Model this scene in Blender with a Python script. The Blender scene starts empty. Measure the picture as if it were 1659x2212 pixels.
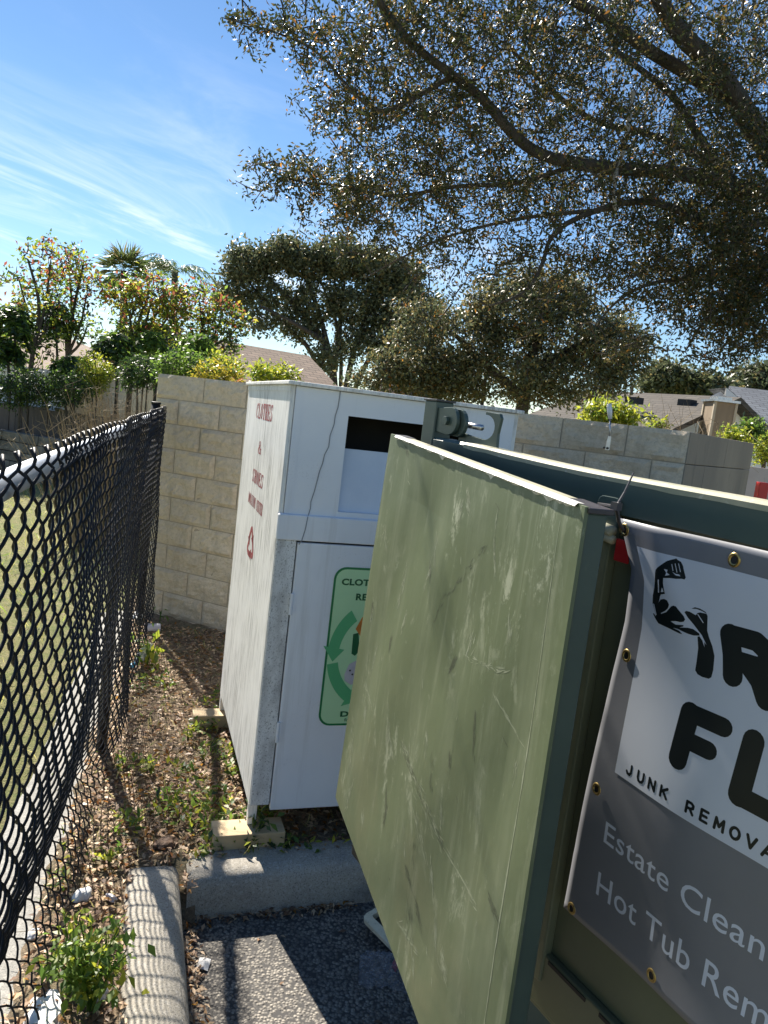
import bpy, bmesh, math, random
import numpy as np
from mathutils import Vector, Matrix
random.seed(7); rng = np.random.default_rng(11)
S = bpy.context.scene
COL = S.collection

# ------------------------------------------------------------------ camera
CAM_H = 1.75; FOC = 1600.0; PITCH = math.radians(7.34); ROLL = math.radians(6.85)
FW = np.array([0, math.cos(PITCH), -math.sin(PITCH)]); UP0 = np.array([0, math.sin(PITCH), math.cos(PITCH)]); RT0 = np.array([1., 0, 0])
RC = math.cos(ROLL)*RT0 + math.sin(ROLL)*UP0; UC = -math.sin(ROLL)*RT0 + math.cos(ROLL)*UP0
EYE = np.array([0, 0, CAM_H])
cd = bpy.data.cameras.new('camera'); cam = bpy.data.objects.new('camera', cd); COL.objects.link(cam)
cd.sensor_fit = 'VERTICAL'; cd.sensor_height = 36; cd.lens = 36*FOC/2212.0
cd.clip_start = 0.05; cd.clip_end = 2000
M = Matrix.Identity(4)
for i in range(3):
    M[i][0] = RC[i]; M[i][1] = UC[i]; M[i][2] = -FW[i]; M[i][3] = EYE[i]
cam.matrix_world = M
S.camera = cam
S.render.resolution_x = 768; S.render.resolution_y = 1024

# ------------------------------------------------------------------ light
SUN_AZ = math.radians(-31); SUN_EL = math.radians(42)      # azimuth from +Y towards +X
w = bpy.data.worlds.new('World'); S.world = w; w.use_nodes = True
nt = w.node_tree; nt.nodes.clear()
out = nt.nodes.new('ShaderNodeOutputWorld'); bg = nt.nodes.new('ShaderNodeBackground')
sky = nt.nodes.new('ShaderNodeTexSky'); sky.sky_type = 'NISHITA'; sky.sun_disc = False
sky.sun_elevation = SUN_EL; sky.sun_rotation = SUN_AZ
sky.altitude = 0; sky.air_density = 1.0; sky.dust_density = 0.0; sky.ozone_density = 3.5
SKY_STRENGTH = 0.062
# thin cirrus, laid on a high flat layer: direction / height above horizon
tc = nt.nodes.new('ShaderNodeTexCoord'); sep = nt.nodes.new('ShaderNodeSeparateXYZ')
nt.links.new(tc.outputs['Generated'], sep.inputs[0])
def wmath(op, a, b=None):
    n = nt.nodes.new('ShaderNodeMath'); n.operation = op
    for i, v in enumerate((a, b)):
        if v is None: continue
        if isinstance(v, (int, float)): n.inputs[i].default_value = v
        else: nt.links.new(v, n.inputs[i])
    return n.outputs[0]
den = wmath('ADD', wmath('MAXIMUM', sep.outputs[2], 0.0), 0.06)
cxy = nt.nodes.new('ShaderNodeCombineXYZ')
nt.links.new(wmath('DIVIDE', sep.outputs[0], den), cxy.inputs[0]); nt.links.new(wmath('DIVIDE', sep.outputs[1], den), cxy.inputs[1])
mp0 = nt.nodes.new('ShaderNodeMapping'); nt.links.new(cxy.outputs[0], mp0.inputs[0]); mp0.inputs['Rotation'].default_value = (0, 0, math.radians(-62))
mp = nt.nodes.new('ShaderNodeMapping'); nt.links.new(mp0.outputs[0], mp.inputs[0])
mp.inputs['Scale'].default_value = (0.42, 1.2, 1)
mp.inputs['Location'].default_value = (1.7, 0.4, 0)
n1 = nt.nodes.new('ShaderNodeTexNoise'); n1.inputs['Scale'].default_value = 1.5; n1.inputs['Detail'].default_value = 9
n1.inputs['Roughness'].default_value = 0.62; n1.inputs['Distortion'].default_value = 0.9
nt.links.new(mp.outputs[0], n1.inputs['Vector'])
n2 = nt.nodes.new('ShaderNodeTexNoise'); n2.inputs['Scale'].default_value = 0.55; n2.inputs['Detail'].default_value = 3
nt.links.new(mp.outputs[0], n2.inputs['Vector'])
def wramp(src, a, b):
    n = nt.nodes.new('ShaderNodeMapRange'); n.inputs[1].default_value = a; n.inputs[2].default_value = b
    n.interpolation_type = 'SMOOTHSTEP'; nt.links.new(src, n.inputs[0]); return n.outputs[0]
band = wmath('MULTIPLY', wramp(sep.outputs[2], 0.02, 0.10), wramp(sep.outputs[2], 0.54, 0.22))
left = wramp(sep.outputs[0], 0.35, -0.15)
cl = wmath('MULTIPLY', wmath('MULTIPLY', wramp(n1.outputs[0], 0.43, 0.80), wramp(n2.outputs[0], 0.28, 0.58)), wmath('MULTIPLY', band, left))
cl = wmath('MULTIPLY', cl, 0.80)
mix = nt.nodes.new('ShaderNodeMix'); mix.data_type = 'RGBA'
hsv = nt.nodes.new('ShaderNodeHueSaturation'); hsv.inputs['Saturation'].default_value = 1.08; hsv.inputs['Value'].default_value = 1.0
nt.links.new(sky.outputs[0], hsv.inputs['Color'])
nt.links.new(cl, mix.inputs[0]); nt.links.new(hsv.outputs[0], mix.inputs[6]); mix.inputs[7].default_value = (9.5, 9.9, 10.4, 1)
nt.links.new(mix.outputs[2], bg.inputs[0]); bg.inputs[1].default_value = SKY_STRENGTH
nt.links.new(bg.outputs[0], out.inputs[0])
sl = bpy.data.lights.new('sun', 'SUN'); sl.energy = 5.0; sl.angle = math.radians(0.5); sl.color = (1.0, 0.93, 0.82)
so = bpy.data.objects.new('sun', sl); COL.objects.link(so)
SUND = Vector((math.sin(SUN_AZ)*math.cos(SUN_EL), math.cos(SUN_AZ)*math.cos(SUN_EL), math.sin(SUN_EL)))
so.rotation_euler = SUND.to_track_quat('Z', 'Y').to_euler(); so.location = SUND*30
S.view_settings.view_transform = 'Standard'; S.view_settings.look = 'None'
S.view_settings.exposure = 1.2; S.view_settings.gamma = 1.0
S.render.engine = 'CYCLES'

# ------------------------------------------------------------------ helpers
def ray(x, y): return ((x-829.5)*RC - (y-1106)*UC)/FOC + FW
def at_y(x, y, Y): r = ray(x, y); return EYE + r*(Y/r[1])
def at_z(x, y, z): r = ray(x, y); return EYE + r*((z-CAM_H)/r[2])
def proj(P):
    d = np.asarray(P, float) - EYE; k = d @ FW
    return 829.5 + FOC*(d @ RC)/k, 1106 - FOC*(d @ UC)/k

class MB:
    def __init__(s): s.v = []; s.f = []; s.m = []
    def add(s, vs, fs, m=0):
        b = len(s.v); s.v += [tuple(float(c) for c in p) for p in vs]
        s.f += [tuple(b+i for i in f) for f in fs]; s.m += [m]*len(fs); return s
    def box(s, lo, hi, m=0, axes=None, o=(0, 0, 0)):
        x0, y0, z0 = lo; x1, y1, z1 = hi
        vs = [(x0,y0,z0),(x1,y0,z0),(x1,y1,z0),(x0,y1,z0),(x0,y0,z1),(x1,y0,z1),(x1,y1,z1),(x0,y1,z1)]
        if axes is not None:
            A = np.array(axes); vs = [np.array(o) + A[0]*p[0] + A[1]*p[1] + A[2]*p[2] for p in vs]
        return s.add(vs, [(3,2,1,0),(4,5,6,7),(0,1,5,4),(1,2,6,5),(2,3,7,6),(3,0,4,7)], m)
    def prism(s, poly, fn, d0, d1, m=0):
        n = len(poly); vs = [fn(p[0], p[1], d0) for p in poly] + [fn(p[0], p[1], d1) for p in poly]
        fs = [tuple(range(n)), tuple(range(2*n-1, n-1, -1))] + [(i, i+n, (i+1) % n + n, (i+1) % n) for i in range(n)]
        return s.add(vs, fs, m)
    def tube(s, pts, rad, n=6, m=0, cap=True):
        P = [np.array(p, float) for p in pts]; k = len(P)
        R = rad if hasattr(rad, '__len__') else [rad]*k
        vs = []; a = None
        for i in range(k):
            t = P[min(i+1, k-1)] - P[max(i-1, 0)]; l = np.linalg.norm(t); t = t/l if l > 1e-9 else np.array([0, 0, 1.])
            if a is None:
                a = np.cross(t, [0, 0, 1.]) if abs(t[2]) < .9 else np.cross(t, [1., 0, 0])
            a = a - t*(a @ t); a = a/(np.linalg.norm(a)+1e-12); b = np.cross(t, a)
            for j in range(n):
                q = 2*math.pi*j/n; vs.append(P[i] + R[i]*(math.cos(q)*a + math.sin(q)*b))
        fs = [(i*n+j, i*n+(j+1) % n, (i+1)*n+(j+1) % n, (i+1)*n+j) for i in range(k-1) for j in range(n)]
        if cap: fs += [tuple(range(n-1, -1, -1)), tuple((k-1)*n+j for j in range(n))]
        return s.add(vs, fs, m)
    def grid(s, fn, nu, nv, m=0):
        vs = [fn(i/nu, j/nv) for j in range(nv+1) for i in range(nu+1)]
        fs = [(j*(nu+1)+i, j*(nu+1)+i+1, (j+1)*(nu+1)+i+1, (j+1)*(nu+1)+i) for j in range(nv) for i in range(nu)]
        return s.add(vs, fs, m)
    def build(s, name, mats, parent=None, smooth=False, bevel=0, off=(0, 0, 0)):
        me = bpy.data.meshes.new(name)
        o3 = off
        me.from_pydata([(a-o3[0], b-o3[1], c-o3[2]) for a, b, c in s.v], [], s.f)
        ms = mats if isinstance(mats, (list, tuple)) else [mats]
        for q in ms: me.materials.append(q)
        if len(ms) > 1: me.polygons.foreach_set('material_index', s.m)
        if smooth: me.polygons.foreach_set('use_smooth', [True]*len(me.polygons))
        me.update()
        o = bpy.data.objects.new(name, me); COL.objects.link(o)
        if parent is not None: o.parent = parent
        if bevel:
            b = o.modifiers.new('bevel', 'BEVEL'); b.width = bevel; b.segments = 2; b.limit_method = 'ANGLE'; b.angle_limit = math.radians(40)
        return o

def tag(o, label=None, cat=None, group=None, kind=None):
    if label: o['label'] = label
    if cat: o['category'] = cat
    if group: o['group'] = group
    if kind: o['kind'] = kind
    return o
def thing(name, label, cat, loc=(0, 0, 0), rot=None, group=None):
    o = bpy.data.objects.new(name, None); COL.objects.link(o); o.empty_display_size = .1
    o.location = tuple(float(c) for c in loc)
    if rot is not None: o.rotation_euler = rot
    return tag(o, label, cat, group)
def ground_z(x, y): return 0.13

# ------------------------------------------------------------------ materials
def N(t, typ, **kw):
    n = t.nodes.new(typ)
    for k, v in kw.items():
        if k in n.inputs: n.inputs[k].default_value = v
        else: setattr(n, k, v)
    return n
def newmat(name):
    m = bpy.data.materials.new(name); m.use_nodes = True
    t = m.node_tree; b = t.nodes['Principled BSDF']
    return m, t, b
def rgba(c): return (c[0], c[1], c[2], 1)
def coords(t, scale=(1, 1, 1), rot=(0, 0, 0)):
    tc = N(t, 'ShaderNodeTexCoord'); mp = N(t, 'ShaderNodeMapping'); mp.inputs['Scale'].default_value = scale; mp.inputs['Rotation'].default_value = rot
    t.links.new(tc.outputs['Object'], mp.inputs[0]); return mp.outputs[0]
def noise(t, vec, scale, detail=5, rough=.55, dist=0):
    n = N(t, 'ShaderNodeTexNoise'); n.inputs['Scale'].default_value = scale; n.inputs['Detail'].default_value = detail
    n.inputs['Roughness'].default_value = rough; n.inputs['Distortion'].default_value = dist
    t.links.new(vec, n.inputs['Vector']); return n.outputs[0]
def maprange(t, src, a, b, c=0, d=1):
    n = N(t, 'ShaderNodeMapRange'); n.inputs[1].default_value = a; n.inputs[2].default_value = b; n.inputs[3].default_value = c; n.inputs[4].default_value = d
    t.links.new(src, n.inputs[0]); return n.outputs[0]
def mixc(t, fac, a, b, mode='MIX'):
    n = N(t, 'ShaderNodeMix'); n.data_type = 'RGBA'; n.blend_type = mode
    for i, v in ((0, fac), (6, a), (7, b)):
        if isinstance(v, (int, float)): n.inputs[i].default_value = v
        elif isinstance(v, (tuple, list)): n.inputs[i].default_value = rgba(v)
        else: t.links.new(v, n.inputs[i])
    return n.outputs[2]
def mathn(t, op, a, b):
    n = N(t, 'ShaderNodeMath'); n.operation = op
    for i, v in enumerate((a, b)):
        if isinstance(v, (int, float)): n.inputs[i].default_value = v
        else: t.links.new(v, n.inputs[i])
    return n.outputs[0]
def bump(t, b, h, strength=.3, dist=.01):
    n = N(t, 'ShaderNodeBump'); n.inputs['Strength'].default_value = strength; n.inputs['Distance'].default_value = dist
    t.links.new(h, n.inputs['Height']); t.links.new(n.outputs[0], b.inputs['Normal']); return n
def simple(name, c1, c2=None, rough=.6, scale=8, bs=0, bscale=60, bdist=.003, metal=0, stretch=(1, 1, 1), lo=.35, hi=.65, spec=None, extra=()):
    """two-tone noise colour with optional layers extra=[(colour, scale, lo, hi, stretch)] and a bump"""
    m, t, b = newmat(name)
    b.inputs['Roughness'].default_value = rough; b.inputs['Metallic'].default_value = metal
    if spec is not None: b.inputs['Specular IOR Level'].default_value = spec
    v = coords(t, stretch)
    col = mixc(t, maprange(t, noise(t, v, scale, 6, .6), lo, hi), c1, c2 if c2 else tuple(x*.8 for x in c1))
    for (c, sc, a, z, st) in extra:
        vv = coords(t, st); col = mixc(t, maprange(t, noise(t, vv, sc, 6, .65), a, z), col, c)
    t.links.new(col, b.inputs['Base Color'])
    if bs: bump(t, b, noise(t, v, bscale, 6, .65), bs, bdist)
    return m
def leafmat(name, c1, c2, rough=.4, trans=.35, tcol=None, spec=.5):
    m, t, b = newmat(name)
    g = N(t, 'ShaderNodeNewGeometry')
    col = mixc(t, g.outputs['Random Per Island'], c1, c2)
    t.links.new(col, b.inputs['Base Color']); b.inputs['Roughness'].default_value = rough; b.inputs['Specular IOR Level'].default_value = spec
    tr = N(t, 'ShaderNodeBsdfTranslucent'); mx = N(t, 'ShaderNodeMixShader'); mx.inputs[0].default_value = trans
    tcl = mixc(t, g.outputs['Random Per Island'], tcol if tcol else tuple(min(1, x*1.6) for x in c1), tuple(min(1, x*1.6) for x in c2))
    t.links.new(tcl, tr.inputs[0])
    t.links.new(b.outputs[0], mx.inputs[1]); t.links.new(tr.outputs[0], mx.inputs[2])
    o = t.nodes['Material Output']; t.links.new(mx.outputs[0], o.inputs[0]); return m

MT = {}
MT['asphalt'] = None
def mk_asphalt():
    m, t, b = newmat('asphalt'); v = coords(t)
    vo = N(t, 'ShaderNodeTexVoronoi'); vo.inputs['Scale'].default_value = 95; t.links.new(v, vo.inputs['Vector'])
    stone = mixc(t, maprange(t, noise(t, v, 160, 2), .35, .65), (.20, .18, .15), (.45, .41, .345))
    hs = N(t, 'ShaderNodeSeparateColor'); t.links.new(vo.outputs['Color'], hs.inputs[0])
    stone = mixc(t, hs.outputs[0], stone, (.12, .11, .10))
    col = mixc(t, maprange(t, vo.outputs['Distance'], .42, .70), stone, (.05, .047, .045))
    col = mixc(t, maprange(t, noise(t, v, 3, 5), .45, .7, 0, .5), col, (.05, .047, .043))
    t.links.new(col, b.inputs['Base Color']); b.inputs['Roughness'].default_value = .8
    h = maprange(t, vo.outputs['Distance'], 0, .6, 1, 0)
    bump(t, b, h, .8, .006); return m
MT['asphalt'] = mk_asphalt()
def mk_conc(name, base, dark, aggr=True):
    m, t, b = newmat(name); v = coords(t)
    col = mixc(t, maprange(t, noise(t, v, 6, 6, .65), .35, .7), base, dark)
    if aggr:
        vo = N(t, 'ShaderNodeTexVoronoi'); vo.inputs['Scale'].default_value = 120; t.links.new(v, vo.inputs['Vector'])
        hs = N(t, 'ShaderNodeSeparateColor'); t.links.new(vo.outputs['Color'], hs.inputs[0])
        col = mixc(t, maprange(t, hs.outputs[1], .6, 1, 0, .6), col, (.5, .47, .42))
        col = mixc(t, maprange(t, noise(t, v, 220, 3), .52, .7, 0, .75), col, (.08, .075, .07))
    col = mixc(t, maprange(t, noise(t, v, 2.2, 4), .55, .75, 0, .6), col, tuple(x*.45 for x in dark))
    t.links.new(col, b.inputs['Base Color']); b.inputs['Roughness'].default_value = .88
    bump(t, b, noise(t, v, 150, 4, .7), .55, .004); return m
MT['kerb'] = mk_conc('kerb_concrete', (.42, .385, .32), (.30, .275, .235))
MT['path'] = mk_conc('path_concrete', (.36, .35, .32), (.25, .245, .22))
def mk_soil():
    m, t, b = newmat('soil'); v = coords(t)
    col = mixc(t, maprange(t, noise(t, v, 9, 8, .7), .35, .65), (.20, .145, .09), (.42, .32, .21))
    col = mixc(t, maprange(t, noise(t, v, 60, 6, .7), .45, .7), col, (.09, .065, .042))
    col = mixc(t, maprange(t, noise(t, v, 2.6, 5, .6), .52, .66, 0, .45), col, (.15, .16, .06))
    t.links.new(col, b.inputs['Base Color']); b.inputs['Roughness'].default_value = .95
    bump(t, b, noise(t, v, 45, 8, .75), 1, .03); return m
MT['soil'] = mk_soil()
def mk_field():
    m, t, b = newmat('field_grass'); v = coords(t)
    col = mixc(t, maprange(t, noise(t, v, 1.3, 7, .7), .38, .62), (.30, .28, .10), (.19, .23, .065))
    col = mixc(t, maprange(t, noise(t, v, 14, 6, .7), .45, .68), col, (.40, .34, .17))
    col = mixc(t, maprange(t, noise(t, v, 70, 4, .7), .5, .72, 0, .7), col, (.06, .06, .025))
    t.links.new(col, b.inputs['Base Color']); b.inputs['Roughness'].default_value = .95
    bump(t, b, noise(t, v, 60, 6, .75), 1, .04); return m
MT['field'] = mk_field()
def mk_block():
    m, t, b = newmat('split_block'); v = coords(t)
    col = mixc(t, maprange(t, noise(t, v, 2.0, 6, .6), .35, .68), (.74, .63, .465), (.62, .52, .38))
    gi = N(t, 'ShaderNodeNewGeometry'); col = mixc(t, mathn(t, 'MULTIPLY', gi.outputs['Random Per Island'], .4), col, (.47, .40, .30))
    col = mixc(t, maprange(t, noise(t, v, 38, 6, .7), .45, .75, 0, .55), col, (.33, .28, .20))
    vst = coords(t, (1, 1, .12)); col = mixc(t, maprange(t, noise(t, vst, 5, 6, .7), .56, .76, 0, .5), col, (.27, .23, .17))
    col = mixc(t, maprange(t, noise(t, v, 120, 3), .62, .75, 0, .6), col, (.22, .19, .15))
    t.links.new(col, b.inputs['Base Color']); b.inputs['Roughness'].default_value = .92
    bump(t, b, noise(t, v, 26, 8, .7), .9, .02); return m
MT['block'] = mk_block()
MT['mortar'] = simple('mortar', (.47, .395, .295), (.39, .33, .245), .95, 12, .4, 90)
MT['wing'] = simple('stained_block', (.36, .30, .22), (.25, .215, .165), .92, 3, .35, 60, .006, stretch=(1, 1, .25),
                    extra=[((.13, .115, .095), 9, .6, .78, (1.3, 1.3, .09)), ((.2, .17, .13), 30, .6, .8, (1, 1, .3))])
MT['weathered_white'] = None
def mk_whitewood(name, base, grain, amt, lo):
    m, t, b = newmat(name); v = coords(t, (1, 1, .07))
    g = noise(t, v, 75, 8, .72, .4); v2 = coords(t)
    big = noise(t, v2, 3.2, 5, .6)
    fac = mathn(t, 'MULTIPLY', maprange(t, g, lo, lo+.2, 0, amt), maprange(t, big, .3, .62))
    col = mixc(t, fac, base, grain)
    col = mixc(t, maprange(t, noise(t, v2, 130, 5, .8), .66, .78, 0, .6), col, (.17, .16, .15))
    t.links.new(col, b.inputs['Base Color']); b.inputs['Roughness'].default_value = .6
    bump(t, b, g, .35, .004); return m
MT['weathered_white'] = mk_whitewood('weathered_white_paint', (.80, .79, .76), (.30, .29, .27), 1.0, .445)
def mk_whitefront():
    m, t, b = newmat('shade_blue_white_paint'); v = coords(t)
    col = mixc(t, maprange(t, noise(t, v, 2.5, 5), .35, .7), (.77, .79, .83), (.68, .70, .745))  # bluish tint puts the shade of the bin's front into its white
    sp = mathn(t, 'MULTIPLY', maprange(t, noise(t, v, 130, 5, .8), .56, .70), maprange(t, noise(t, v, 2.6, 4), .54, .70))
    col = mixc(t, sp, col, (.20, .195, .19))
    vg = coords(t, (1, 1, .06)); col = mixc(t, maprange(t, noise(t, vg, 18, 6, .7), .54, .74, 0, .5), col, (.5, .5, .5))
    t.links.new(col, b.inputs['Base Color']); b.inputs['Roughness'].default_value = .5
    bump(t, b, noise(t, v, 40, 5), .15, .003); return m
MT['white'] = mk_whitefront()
MT['mouldy'] = simple('mouldy_white_paint', (.76, .76, .755), (.62, .62, .615), .6, 5, .2, 80, lo=.4, hi=.66,
                      extra=[((.36, .355, .35), 9, .46, .68, (1, 1, .45)), ((.16, .155, .15), 210, .54, .68, (1, 1, .7))])
MT['chalk_blue'] = simple('chalky_white_paint', (.66, .71, .80), (.60, .66, .76), .6, 10, .1, 70)
MT['red_paint'] = simple('red_stencil_paint', (.30, .026, .034), (.26, .04, .045), .7, 40, extra=[((.7, .62, .6), 160, .63, .7, (1, 1, .2))])
MT['poster_g'] = simple('poster_light_green', (.48, .74, .43), (.45, .70, .40), .35, 3)
MT['poster_d'] = simple('poster_dark_green', (.015, .20, .065), (.015, .18, .06), .35, 3)
MT['poster_m'] = simple('poster_mid_green', (.11, .44, .19), (.10, .41, .18), .35, 3)
MT['poster_text'] = simple('poster_text_green', (.01, .12, .045), None, .35, 3)
MT['orange'] = simple('printed_orange', (.62, .20, .03), (.5, .16, .03), .4, 20)
MT['pale_print'] = simple('printed_grey', (.55, .53, .56), (.45, .43, .47), .4, 20)
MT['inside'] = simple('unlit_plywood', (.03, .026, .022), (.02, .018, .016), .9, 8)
MT['tan_light'] = simple('tan_trim', (.46, .39, .29), (.4, .34, .25), .7, 8)
MT['dark'] = simple('dark_line', (.02, .02, .02), None, .6, 5)
MT['lumber'] = simple('raw_lumber', (.56, .43, .26), (.44, .32, .18), .75, 14, .25, 60, stretch=(.15, 1, 1), extra=[((.3, .21, .12), 30, .58, .75, (.1, 1, 1))])
def mk_door():
    m, t, b = newmat('faded_olive_paint'); v = coords(t)
    col = mixc(t, maprange(t, noise(t, v, 1.9, 6, .6), .35, .66), (.108, .136, .072), (.132, .160, .088))
    vs = coords(t, (1, 1, .13)); col = mixc(t, maprange(t, noise(t, vs, 6, 7, .7), .48, .72, 0, .65), col, (.215, .24, .155))
    col = mixc(t, maprange(t, noise(t, coords(t, (1, 1, .10), (.25, 0, 0)), 22, 9, .75, .5), .54, .66, 0, .5), col, (.26, .28, .19))
    sc = mathn(t, 'MULTIPLY', maprange(t, noise(t, coords(t, (1, 1, .42), (.45, 0, 0)), 15, 11, .82, .5), .545, .60), maprange(t, noise(t, v, 3.2, 4), .44, .6))
    col = mixc(t, mathn(t, 'MULTIPLY', sc, .75), col, (.40, .415, .31))
    dk = mathn(t, 'MULTIPLY', maprange(t, noise(t, coords(t, (1, 1, .5), (-.5, 0, .3)), 21, 10, .82, .4), .57, .62), maprange(t, noise(t, coords(t, (1, 1, .8), (1, 0, 0)), 4.1, 4), .48, .62))
    col = mixc(t, mathn(t, 'MULTIPLY', dk, .35), col, (.10, .11, .07))
    z = N(t, 'ShaderNodeTexCoord'); sp = N(t, 'ShaderNodeSeparateXYZ'); t.links.new(z.outputs['Object'], sp.inputs[0])
    low = mathn(t, 'MULTIPLY', maprange(t, sp.outputs[2], 1.2, .6), maprange(t, noise(t, v, 5, 5), .45, .65))
    col = mixc(t, mathn(t, 'MULTIPLY', low, .4), col, (.24, .22, .125))
    t.links.new(col, b.inputs['Base Color']); b.inputs['Roughness'].default_value = .45
    bump(t, b, noise(t, v, 5, 4, .5), .25, .012); return m
MT['door'] = mk_door()
MT['green'] = simple('dark_green_paint', (.062, .092, .076), (.048, .074, .062), .38, 5, .08, 30, extra=[((.09, .115, .085), 26, .66, .74, (1, 1, .3))])
MT['side_green'] = simple('olive_side_paint', (.18, .19, .115), (.14, .15, .092), .42, 3, .1, 20, extra=[((.13, .125, .085), 14, .62, .76, (1, 1, .3))])
MT['worn_top'] = simple('worn_beige_paint', (.42, .39, .27), (.30, .30, .20), .6, 9, .2, 60, extra=[((.62, .60, .50), 40, .58, .7, (1, 1, 1))])
MT['scuff_white'] = simple('scuffed_bare_edge', (.72, .71, .66), (.5, .5, .44), .45, 50, .5, 120)
MT['scratch'] = simple('scratched_paint', (.34, .36, .26), (.24, .265, .17), .5, 60)
MT['scratch_dark'] = simple('dark_scrape', (.085, .095, .06), (.12, .135, .08), .6, 60)
MT['black_plastic'] = simple('black_plastic', (.035, .03, .032), (.06, .052, .055), .42, 20)
MT['steel'] = simple('zinc_steel', (.55, .55, .56), (.4, .4, .41), .35, 30, metal=1)
MT['vinyl_wire'] = simple('black_vinyl', (.008, .008, .011), (.013, .013, .016), .5, 10, spec=.3)
MT['galv'] = simple('galvanised_pipe', (.50, .52, .54), (.42, .44, .47), .42, 12, metal=.7)
MT['banner_grey'] = simple('banner_slate', (.205, .21, .23), (.18, .185, .205), .42, 4, .05, 40)
MT['banner_white'] = simple('banner_white', (.62, .66, .74), (.58, .62, .70), .38, 3)
MT['ink'] = simple('black_ink', (.006, .010, .012), (.009, .014, .016), .4, 5)
MT['pale_ink'] = simple('pale_ink', (.66, .70, .79), (.62, .66, .75), .4, 5)
MT['brass'] = simple('brass_grommet', (.48, .36, .14), (.36, .26, .1), .35, 30, metal=.9)
MT['red_plastic'] = simple('red_plastic', (.55, .02, .02), (.48, .02, .02), .4, 8)
MT['bark'] = simple('bark', (.10, .085, .068), (.055, .047, .038), .95, 14, 1, 40, .02, stretch=(1, 1, .35), extra=[((.17, .15, .125), 30, .6, .75, (1, 1, .5))])
MT['bark_dark'] = simple('dark_bark', (.09, .075, .06), (.05, .042, .035), .95, 14, 1, 40, .02)
MT['oak_a'] = leafmat('oak_leaf_dark', (.026, .034, .014), (.06, .07, .026), .40, .2, (.09, .12, .03), .32)
MT['oak_b'] = leafmat('oak_leaf_brown', (.075, .066, .025), (.13, .10, .04), .42, .4, (.22, .17, .055), .3)
MT['oak_c'] = leafmat('oak_leaf_rust', (.26, .10, .025), (.33, .17, .03), .4, .5)
MT['far_oak'] = leafmat('far_oak_leaf', (.055, .075, .035), (.15, .165, .09), .45, .3, None, .4)
MT['far_oak_b'] = leafmat('far_oak_leaf_brown', (.15, .13, .05), (.22, .18, .08), .42, .4)
MT['lime'] = leafmat('yellow_green_leaf', (.20, .26, .03), (.36, .36, .04), .45, .5)
MT['mid_leaf'] = leafmat('mid_green_leaf', (.07, .14, .025), (.16, .24, .04), .4, .5)
MT['deep_leaf'] = leafmat('deep_green_leaf', (.025, .05, .016), (.05, .09, .025), .4, .3)
MT['gold_leaf'] = leafmat('golden_leaf', (.34, .25, .03), (.30, .30, .04), .45, .5)
MT['pod'] = leafmat('rust_seed_pod', (.24, .07, .04), (.34, .12, .07), .6, .45)
MT['palm'] = leafmat('palm_leaf', (.05, .085, .02), (.12, .15, .05), .4, .35)
MT['dry'] = simple('dry_stems', (.36, .28, .18), (.22, .17, .11), .9, 20)
MT['litter'] = leafmat('dead_leaf', (.30, .175, .095), (.66, .48, .30), .6, .15)
MT['litter_b'] = leafmat('dead_leaf_dark', (.09, .05, .03), (.20, .11, .06), .7, .1)
MT['blade'] = leafmat('grass_blade', (.34, .33, .09), (.52, .46, .20), .5, .4)
MT['blade_g'] = leafmat('green_blade', (.16, .26, .04), (.32, .38, .07), .5, .4)
MT['paper'] = simple('white_paper', (.78, .77, .75), (.66, .65, .64), .7, 30)
MT['moss'] = simple('pale_moss', (.42, .40, .36), (.32, .30, .27), .95, 20)
def mk_shingle(name, a, b_, sc=(5, 5, 5)):
    m, t, b = newmat(name); v = coords(t)
    br = N(t, 'ShaderNodeTexBrick'); t.links.new(N(t, 'ShaderNodeTexCoord').outputs['UV'], br.inputs['Vector'])
    br.inputs['Scale'].default_value = 1; br.inputs['Brick Width'].default_value = .33; br.inputs['Row Height'].default_value = .14; br.inputs['Mortar Size'].default_value = .012
    br.inputs['Color1'].default_value = rgba(a); br.inputs['Color2'].default_value = rgba(b_); br.inputs['Mortar'].default_value = rgba(tuple(x*.4 for x in b_))
    col = mixc(t, maprange(t, noise(t, v, 1.2, 6), .4, .65, 0, .55), br.outputs[0], tuple(x*.75 for x in b_))
    t.links.new(col, b.inputs['Base Color']); b.inputs['Roughness'].default_value = .92
    bump(t, b, br.outputs['Fac'], -.4, .02); return m
MT['roof_brown'] = mk_shingle('brown_shingles', (.34, .245, .18), (.26, .19, .14))
MT['roof_grey'] = mk_shingle('grey_brown_shingles', (.115, .098, .08), (.08, .07, .058))
MT['roof_red'] = mk_shingle('red_brown_shingles', (.24, .14, .11), (.17, .10, .08))
MT['roof_pale'] = mk_shingle('pale_grey_shingles', (.20, .215, .235), (.15, .16, .18))
MT['stucco'] = simple('beige_stucco', (.62, .54, .40), (.54, .47, .34), .85, 6, .2, 90)
MT['trim'] = simple('white_trim', (.78, .78, .76), (.7, .7, .69), .5, 5)
MT['siding'] = simple('white_lap_siding', (.78, .78, .77), (.72, .72, .72), .55, 4)
MT['tan'] = simple('tan_boards', (.27, .205, .135), (.22, .165, .11), .75, 8, .15, 50, stretch=(1, 1, .2))
MT['glass'] = simple('dark_glass', (.03, .035, .04), None, .12, 3)
MT['grey_wood'] = simple('weathered_fence_boards', (.14, .12, .10), (.08, .07, .06), .9, 6, .4, 40, stretch=(1, 1, .15))
MT['old_block'] = simple('shadowed_block', (.20, .195, .18), (.07, .068, .062), .95, 4, .5, 30, .01, extra=[((.42, .40, .36), 7, .6, .75, (1, 1, 2))])  # dark tones stand for the shadow this wall lies in
MT['pale_wall'] = simple('pale_pink_wall', (.62, .53, .48), (.55, .47, .43), .8, 3, extra=[((.2, .18, .17), 8, .66, .76, (1, 1, .3))])
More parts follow.
